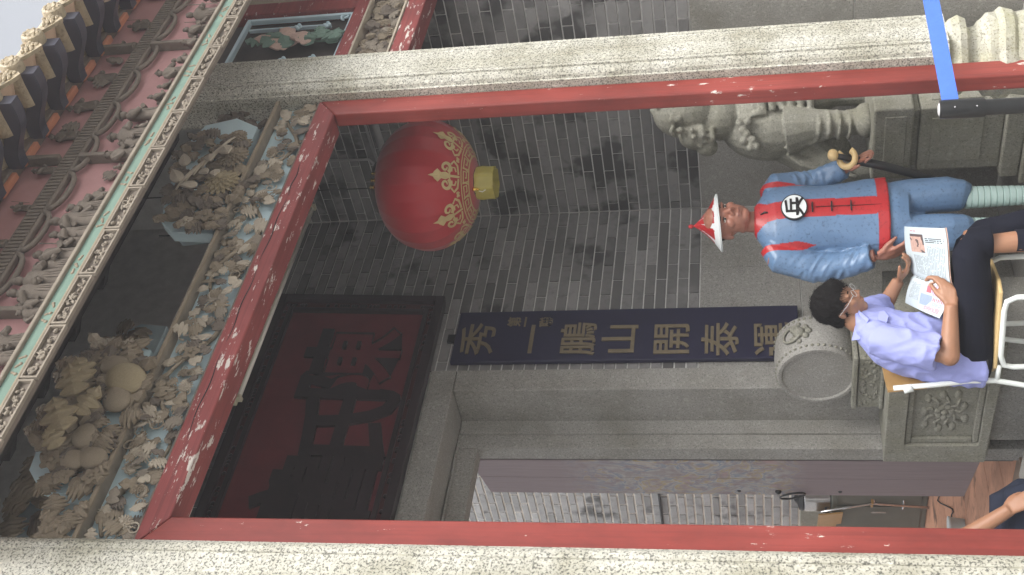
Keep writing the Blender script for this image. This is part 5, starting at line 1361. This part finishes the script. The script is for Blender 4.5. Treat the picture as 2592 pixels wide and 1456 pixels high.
mb.add(vs_, [(j*(NU+1)+i, j*(NU+1)+i+1, (j+1)*(NU+1)+i+1, (j+1)*(NU+1)+i) for j in range(NV) for i in range(NU)])
def prnt(k):
    i, j = k % NU, k//NU; u_, v_ = (i+.5)/NU, (j+.5)/NV
    def inb(a, b, c, d): return a < u_ < b and c < v_ < d
    def txt(a, b, c, d): return inb(a, b, c, d) and (j % 2 == 0) and mnoise.noise(Vector((i*.9, j*3.1, 1))) > -.25
    def txtu(a, b, c, d): return inb(a, b, c, d) and (i % 2 == 0) and mnoise.noise(Vector((i*3.1, j*.7, 5))) > -.25
    if inb(.18, .52, .07, .26): return 7 if (v_ < .10 or mnoise.noise(Vector((u_*9, v_*18, 0))) > .25) else 3
    if txt(.55, .94, .10, .165): return 2
    if txtu(.22, .60, .29, .46) or txtu(.56, .94, .19, .49): return 1
    if txt(.10, .42, .51, .535): return 2
    if inb(.56, .66, .52, .68): return 6 if v_ > .58 else 3
    if txtu(.68, .80, .55, .72): return 4
    if inb(.80, .95, .53, .68): return 7 if (u_ < .85 or v_ < .56) else 3
    if inb(.42, .70, .72, .90) and .40 < u_+(v_-.72)*1.0 < .78: return 5
    if txtu(.72, .95, .745, .80): return 6
    if txt(.72, .93, .82, .86): return 1
    if txt(.55, .93, .88, .955): return 6
    if txtu(.10, .40, .60, .86): return 1
    if txt(.20, .36, .035, .05): return 6
    return 0
me = mb.mesh('page', pa, True); me.polygons.foreach_set('material_index', [prnt(k) for k in range(NU*NV)])
pg = link('page', me, npw)
md = pg.modifiers.new('thickness', 'SOLIDIFY'); md.thickness = .004; md.offset = -1
mb = MB(); vs_ = [news(1, j/40)+Vector((.003, -.004, -.008)) for j in range(23)]+[news(.93, j/40)+Vector((.0, 0, -.010)) for j in range(23)]
mb.add(vs_, [(j, j+1, 24+j, 23+j) for j in range(22)]).build('inner_page', pa[3], npw)

# ---------------- his tubular chair
ch = empty('chair', (MC.x, MC.y, 0), -YAW, 'white tubular chair with pale plywood seat carrying the reader', 'chair')
tubem = plain('white_enamel', (.70, .74, .72), .35, .08, 10); ply = plain('pale_plywood', (.58, .42, .20), .45, .15, 14); oak = plain('brown_plywood', (.40, .24, .09), .4, .2, 14)
c0 = Vector((.150, -.054, 0))
def cpt(f_, l_, z): return c0+F_*f_+Lt*l_+Za*z
q = [cpt(.21, .17, .432), cpt(.235, .10, .430), cpt(.235, -.10, .430), cpt(.21, -.17, .432), cpt(-.16, -.20, .438), cpt(-.21, -.15, .440), cpt(-.21, .15, .440), cpt(-.16, .20, .438)]
o = MB().prism(q, (0, 0, .016)).build('seat', ply, ch); bv = o.modifiers.new('b', 'BEVEL'); bv.width = .005; bv.segments = 2
for s in (-1, 1):
    MB().tube([cpt(.20, s*.19, .0), cpt(.195, s*.19, .38), cpt(.175, s*.19, .418), cpt(.13, s*.19, .426), cpt(-.10, s*.19, .426), cpt(-.15, s*.19, .41), cpt(-.16, s*.19, .37), cpt(-.15, s*.19, 0)], .0125, 10).build('leg_frame', tubem, ch, smooth=True)
    MB().tube([cpt(-.30, s*.20, 0), cpt(-.255, s*.20, .30), cpt(-.225, s*.20, .44), cpt(-.225, s*.20, .55), cpt(-.245, s*.20, .70), cpt(-.262, s*.20, .88)], .0125, 10).build('back_upright', tubem, ch, smooth=True)
    MB().tube([cpt(-.225, s*.20, .436), cpt(-.15, s*.19, .428)], .011, 8).build('seat_bracket', tubem, ch, smooth=True)
q = [];
for j in range(13):
    l_ = -.225+.45*j/12; q.append((l_, -.022*(1-(l_/.225)**2)))
vs_ = []
for z, dz in ((.735, .008), (.905, -.012)):
    for off in (0, -.012):
        for l_, b in q: vs_.append(cpt(-.255+b+dz+off, l_*.93, z))
n_ = 13; fs_ = []
for j in range(n_-1):
    fs_ += [(j, j+1, 2*n_+j+1, 2*n_+j), (n_+j, 3*n_+j, 3*n_+j+1, n_+j+1), (j, n_+j, n_+j+1, j+1), (2*n_+j, 2*n_+j+1, 3*n_+j+1, 3*n_+j)]
fs_ += [(0, 2*n_, 3*n_, n_), (n_-1, 2*n_-1, 4*n_-1, 3*n_-1)]
MB().add(vs_, fs_).build('backrest', oak, ch, smooth=40)
for s in (-1, 1): MB().tube([cpt(-.258, s*.205, .795), cpt(-.270, s*.205, .835)], .0165, 12).build('backrest_clip', tubem, ch, smooth=True)

# ---------------- second sitter, mostly hidden by the red jamb
C3 = P(2540, 1330, Y=4.72)
f3 = C3.x*math.sin(YAW)+C3.y*math.cos(YAW)
p2 = empty('person', (C3.x, C3.y, 0), -YAW, 'sitting person in dark clothes with a bare forearm over the knee, half hidden', 'person')
def Q3(x, y, dep=0):
    d = ray(x, y); k = (f3+dep)/(d.x*math.sin(YAW)+d.y*math.cos(YAW)); p = CAMP+d*k-p2.location
    return Vector((p.x*math.cos(YAW)-p.y*math.sin(YAW), dep, p.z))
kn = Q3(2590, 1262, 0)
hip = Vector((kn.x-.46, .10, .30))
neck = hip+Vector((.00, -.02, .48)); H3 = neck+Vector((.06, -.03, .17))
mb = MB(); head(mb, H3, Vector((.8, -.5, -.25)), Vector((.2, -.12, 1)), Vector((-.53, -.85, 0)), 1.0)
mb.tube([H3-Vector((.02, 0, .06)), neck, hip+Vector((.08, 0, .3))], [.055, .055, .1], 12)
loft(mb, [(neck-Za*.03, (.07, -.10, 0), (.06, .05, 0)), (neck-Za*.12, (.10, -.13, 0), (.08, .06, 0)), (hip+Za*.15, (.08, -.11, 0), (.09, .06, 0)), (hip, (.09, -.12, 0), (.10, .07, 0))])
el3 = Q3(2420, 1372, -.06); wr3 = Q3(2556, 1290, -.10)
sho = neck+Vector((-.03, -.17, -.06))
mb.tube([sho, el3, wr3], [.05, .045, .030], 12); mb.ell(el3, .045)
dr3 = (wr3-el3).normalized()
hand(mb, wr3-dr3*.01, dr3, Vector((.1, .6, -.8)), Vector((.5, .5, .6)), .5, 1.0)
kn2 = kn+Vector((-.05, .25, .02))
for k_ in (kn, kn2): mb.tube([hip+Vector((0, (k_.y-.1)*.5, 0)), k_, Vector((k_.x+.03, k_.y-.02, .08))], [.08, .055, .035], 12)
link('body', fused(mb, .007, 'body', [skin_m], 2, .4), p2)
mb = MB()
for k_ in (kn, kn2): mb.tube([hip+Vector((0, (k_.y-.1)*.5, 0)), hip.lerp(k_, .6)+Vector((0, 0, .01)), k_, k_+Vector((.02, -.01, -.06)), Vector((k_.x+.03, k_.y-.02, .10))], [.10, .095, .085, .078, .06], 18)
mb.ell(hip, (.16, .17, .11))
navyc = plain('navy_trousers', (.022, .027, .044), .95, .3, 9, .2, spec=.1)
link('trousers', fused(mb, .009, 'trousers', [navyc], 3, .5, tf2), p2)
mb = MB()
loft(mb, [(neck, (.045, -.06, 0), (.05, .04, 0)), (neck-Za*.06, (.10, -.14, 0), (.09, .065, 0)), (neck-Za*.16, (.115, -.15, 0), (.10, .075, 0)), (hip+Za*.12, (.10, -.13, 0), (.11, .08, 0)), (hip-Za*.02, (.11, -.14, 0), (.12, .085, 0))])
mb.tube([sho+Vector((.03, .05, 0)), sho, sho.lerp(el3, .6)], [.07, .07, .065], 14)
link('shirt', fused(mb, .009, 'shirt', [navyc], 3, .5, tf2), p2)
mb = MB(); oell(mb, H3+Vector((-.015, .01, .035)), (.09, -.056, 0), (.045, .07, 0), (0, 0, .09)); link('hair', fused(mb, .009, 'hair', [hairm], 2), p2)
for k_ in (kn, kn2):
    mb = MB(); mb.ell((k_.x+.08, k_.y-.05, .045), (.12, .05, .045)); link('shoe', fused(mb, .010, 'shoe', [blk], 2), p2)
st3 = empty('stool', (p2.location.x, p2.location.y, 0), -YAW, 'low wooden stool under the half hidden sitter', 'stool')
MB().box(hip.x-.17, hip.x+.15, hip.y-.15, hip.y+.15, .20, .235, .008).build('seat', M['wood_dark'], st3)
for a in (-.13, .11):
    for b in (-.12, .12): MB().box(hip.x+a-.015, hip.x+a+.015, hip.y+b-.015, hip.y+b+.015, 0, .199).build('leg', M['wood_dark'], st3)

# ---------------- things in the inner court
def floorpt(x, y): return P(x, y, Z=ZC)
a, b = floorpt(2352, 1285), floorpt(2334, 1327)
cc = empty('chair', (a.x, a.y, ZC), 0, 'metal legged chair with brown plywood back standing in the inner court', 'chair')
vl = (b-a); vl.z = 0; wl = vl.length; vl.normalize(); bk = Vector((vl.y, -vl.x, 0))
if bk.x < 0: bk = -bk
def c2(l_, f_, z): p = vl*l_+bk*f_; return Vector((p.x, p.y, z))
for l_ in (0, wl):
    MB().tube([c2(l_, 0, 0), c2(l_, .03, .45), c2(l_, .0, .62), c2(l_, -.05, .88)], .012, 8).build('back_upright', M['steel'], cc, smooth=True)
    MB().tube([c2(l_, .42, 0), c2(l_, .38, .44), c2(l_, .03, .44)], .012, 8).build('leg', M['steel'], cc, smooth=True)
MB().prism([c2(-.02, -.065, .70), c2(wl+.02, -.065, .70), c2(wl+.02, -.085, .90), c2(-.02, -.085, .90)], bk*.014).build('backrest', oak, cc)
MB().prism([c2(-.02, .02, .445), c2(wl+.02, .02, .445), c2(wl+.02, .40, .45), c2(-.02, .40, .45)], (0, 0, .018)).build('seat', oak, cc)
MB().tube([c2(0, .02, .2), c2(wl, .02, .2)], .009, 8).build('stretcher', M['steel'], cc, smooth=True)
MB().tube([c2(0, .02, .2), c2(0, .40, .2)], .009, 8).build('stretcher', M['steel'], cc, smooth=True)
kp = P(2250, 1230, X=XW-.26)
cab = empty('dado_shade', (XW-.02, kp.y+.25, ZC), 0, 'dark block added for the lower dado and its shadow on the courtyard wall', 'dado_shade')
shade_tone = plain('dado_shade_olive', (.15, .155, .13), .6, .3, 5)  # box added for the dado; its shadow is in the dark colour
MB().box(-.24, .0, -.55, .55, .0, .78, .01).build('dado_block', shade_tone, cab)
for s in (-1, 1):
    MB().box(-.262, -.243, s*.27-.255, s*.27+.255, .05, .74, .005).build('door', plain('dado_shade_deep', (.11, .115, .095), .5, .3, 5), cab)  # front panels and handles invented on the added block
    MB().tube([(-.285, s*.06, .34), (-.285, s*.06, .46)], .008, 8).build('handle', M['steel'], cab)
ur = empty('water_urn', (XW-.14, P(2100, 1262, X=XW-.14).y, ZC+.781), 0, 'polished steel water urn with black lid on the dark dado block', 'urn')
MB().lathe([(.10, 0), (.115, .01), (.115, .22), (.10, .235)], 28).build('drum', M['steel'], ur, smooth=35)
MB().lathe([(.112, .2355), (.10, .27), (.05, .285), (.02, .31), (0, .312)], 24).build('lid', M['black_metal'], ur, smooth=35)
MB().tube([(-.11, 0, .05), (-.15, 0, .045), (-.155, 0, .02)], .012, 8).build('tap', M['black_metal'], ur, smooth=True)
bnp = floorpt(2441, 1330)
bn = empty('waste_bin', (bnp.x, bnp.y, ZC), 0, 'small pale grey bin on the terracotta floor of the inner court', 'bin')
MB().lathe([(.045, .0), (.057, .10), (.060, .103), (.059, .106), (.053, .10), (.042, .01), (0, .01)], 28).build('bucket', plain('grey_plastic', (.45, .50, .50), .5, .1), bn, smooth=40)
MB().lathe([(.0605, .094), (.0625, .097), (.0625, .107), (.059, .108)], 28).build('rim', plain('pale_plastic', (.62, .68, .68), .5, .1), bn)
q = [floorpt(2361+t*6+10*math.sin(t*1.1), 1240+t*7)+Vector((0, 0, .006)) for t in range(13)]
setprops(MB().tube(q, .005, 6).build('floor_cable', M['black_metal'], None, smooth=True), 'black cable lying across the terracotta floor of the inner court', 'cable')
# ---------------- thin scattering box added to stand in for lens glare
hz = MB().box(-45, 45, -45, 45, -2, 9).build('glare_veil', None)
hz.data.materials.clear(); hz['kind'] = 'stuff'
hm_ = bpy.data.materials.new('glare_veil_volume'); hm_.use_nodes = True; hn = hm_.node_tree; hn.nodes.clear()
ho = hn.nodes.new('ShaderNodeOutputMaterial'); pv = hn.nodes.new('ShaderNodeVolumePrincipled')
pv.inputs['Color'].default_value = (.93, .93, .96, 1); pv.inputs['Density'].default_value = .008; pv.inputs['Anisotropy'].default_value = .2
hn.links.new(pv.outputs[0], ho.inputs['Volume']); hz.data.materials.append(hm_)
# ---------------- pieces that belong to a part go one level down
SUB = {'crack': 'lintel', 'eye': 'body', 'iris': 'body', 'eyebrow': 'body', 'eyelid': 'body', 'lash': 'body', 'mouth_line': 'body', 'stud_row': 'drum', 'beast_mask': 'drum',
       'cushion_relief': 'drum_cushion', 'panel_moulding': 'panel_frame', 'flower_relief': 'panel_frame', 'top_panel': 'top_block', 'side_panel': 'body', 'front_panel': 'body',
       'screw': 'head', 'cap': 'head', 'belt': 'head', 'backrest_clip': 'backrest', 'seat_bracket': 'seat', 'ring_handle': 'plank', 'handle_boss': 'plank', 'nail': 'plank',
       'lid': 'drum', 'tap': 'drum', 'rim': 'bucket', 'handle': 'door', 'meander': 'cloth', 'cloud_motif': 'cloth', 'gold_band': 'cloth', 'brass_bulb': 'gold_skirt', 'thread': 'gold_skirt',
       'rail_fluting': 'middle_rail', 'cusp': 'middle_rail', 'band_carving': 'green_band', 'end_cap': 'housing', 'inner_page': 'page', 'base_neck': 'base_drum', 'base_cap': 'base_drum'}
def base(o): return o.name.split('.')[0]
def mid_of(o):
    c = [0, 0, 0]
    for q in o.bound_box:
        for i in range(3): c[i] += q[i]/8
    return Vector(c)
ident = lambda o: o.location.length < 1e-6 and abs(o.scale.x-1) < 1e-6 and Vector(o.rotation_euler).length < 1e-6
bpy.context.view_layer.update()
for top in [o for o in COL.objects if o.parent is None and o.type == 'EMPTY']:
    kids = [o for o in COL.objects if o.parent == top and o.type == 'MESH']
    for k in kids:
        want = SUB.get(base(k))
        if not want: continue
        c = [p for p in kids if base(p) == want and p is not k and ident(p)]
        if c: k.parent = min(c, key=lambda p: (mid_of(p)-mid_of(k)).length)
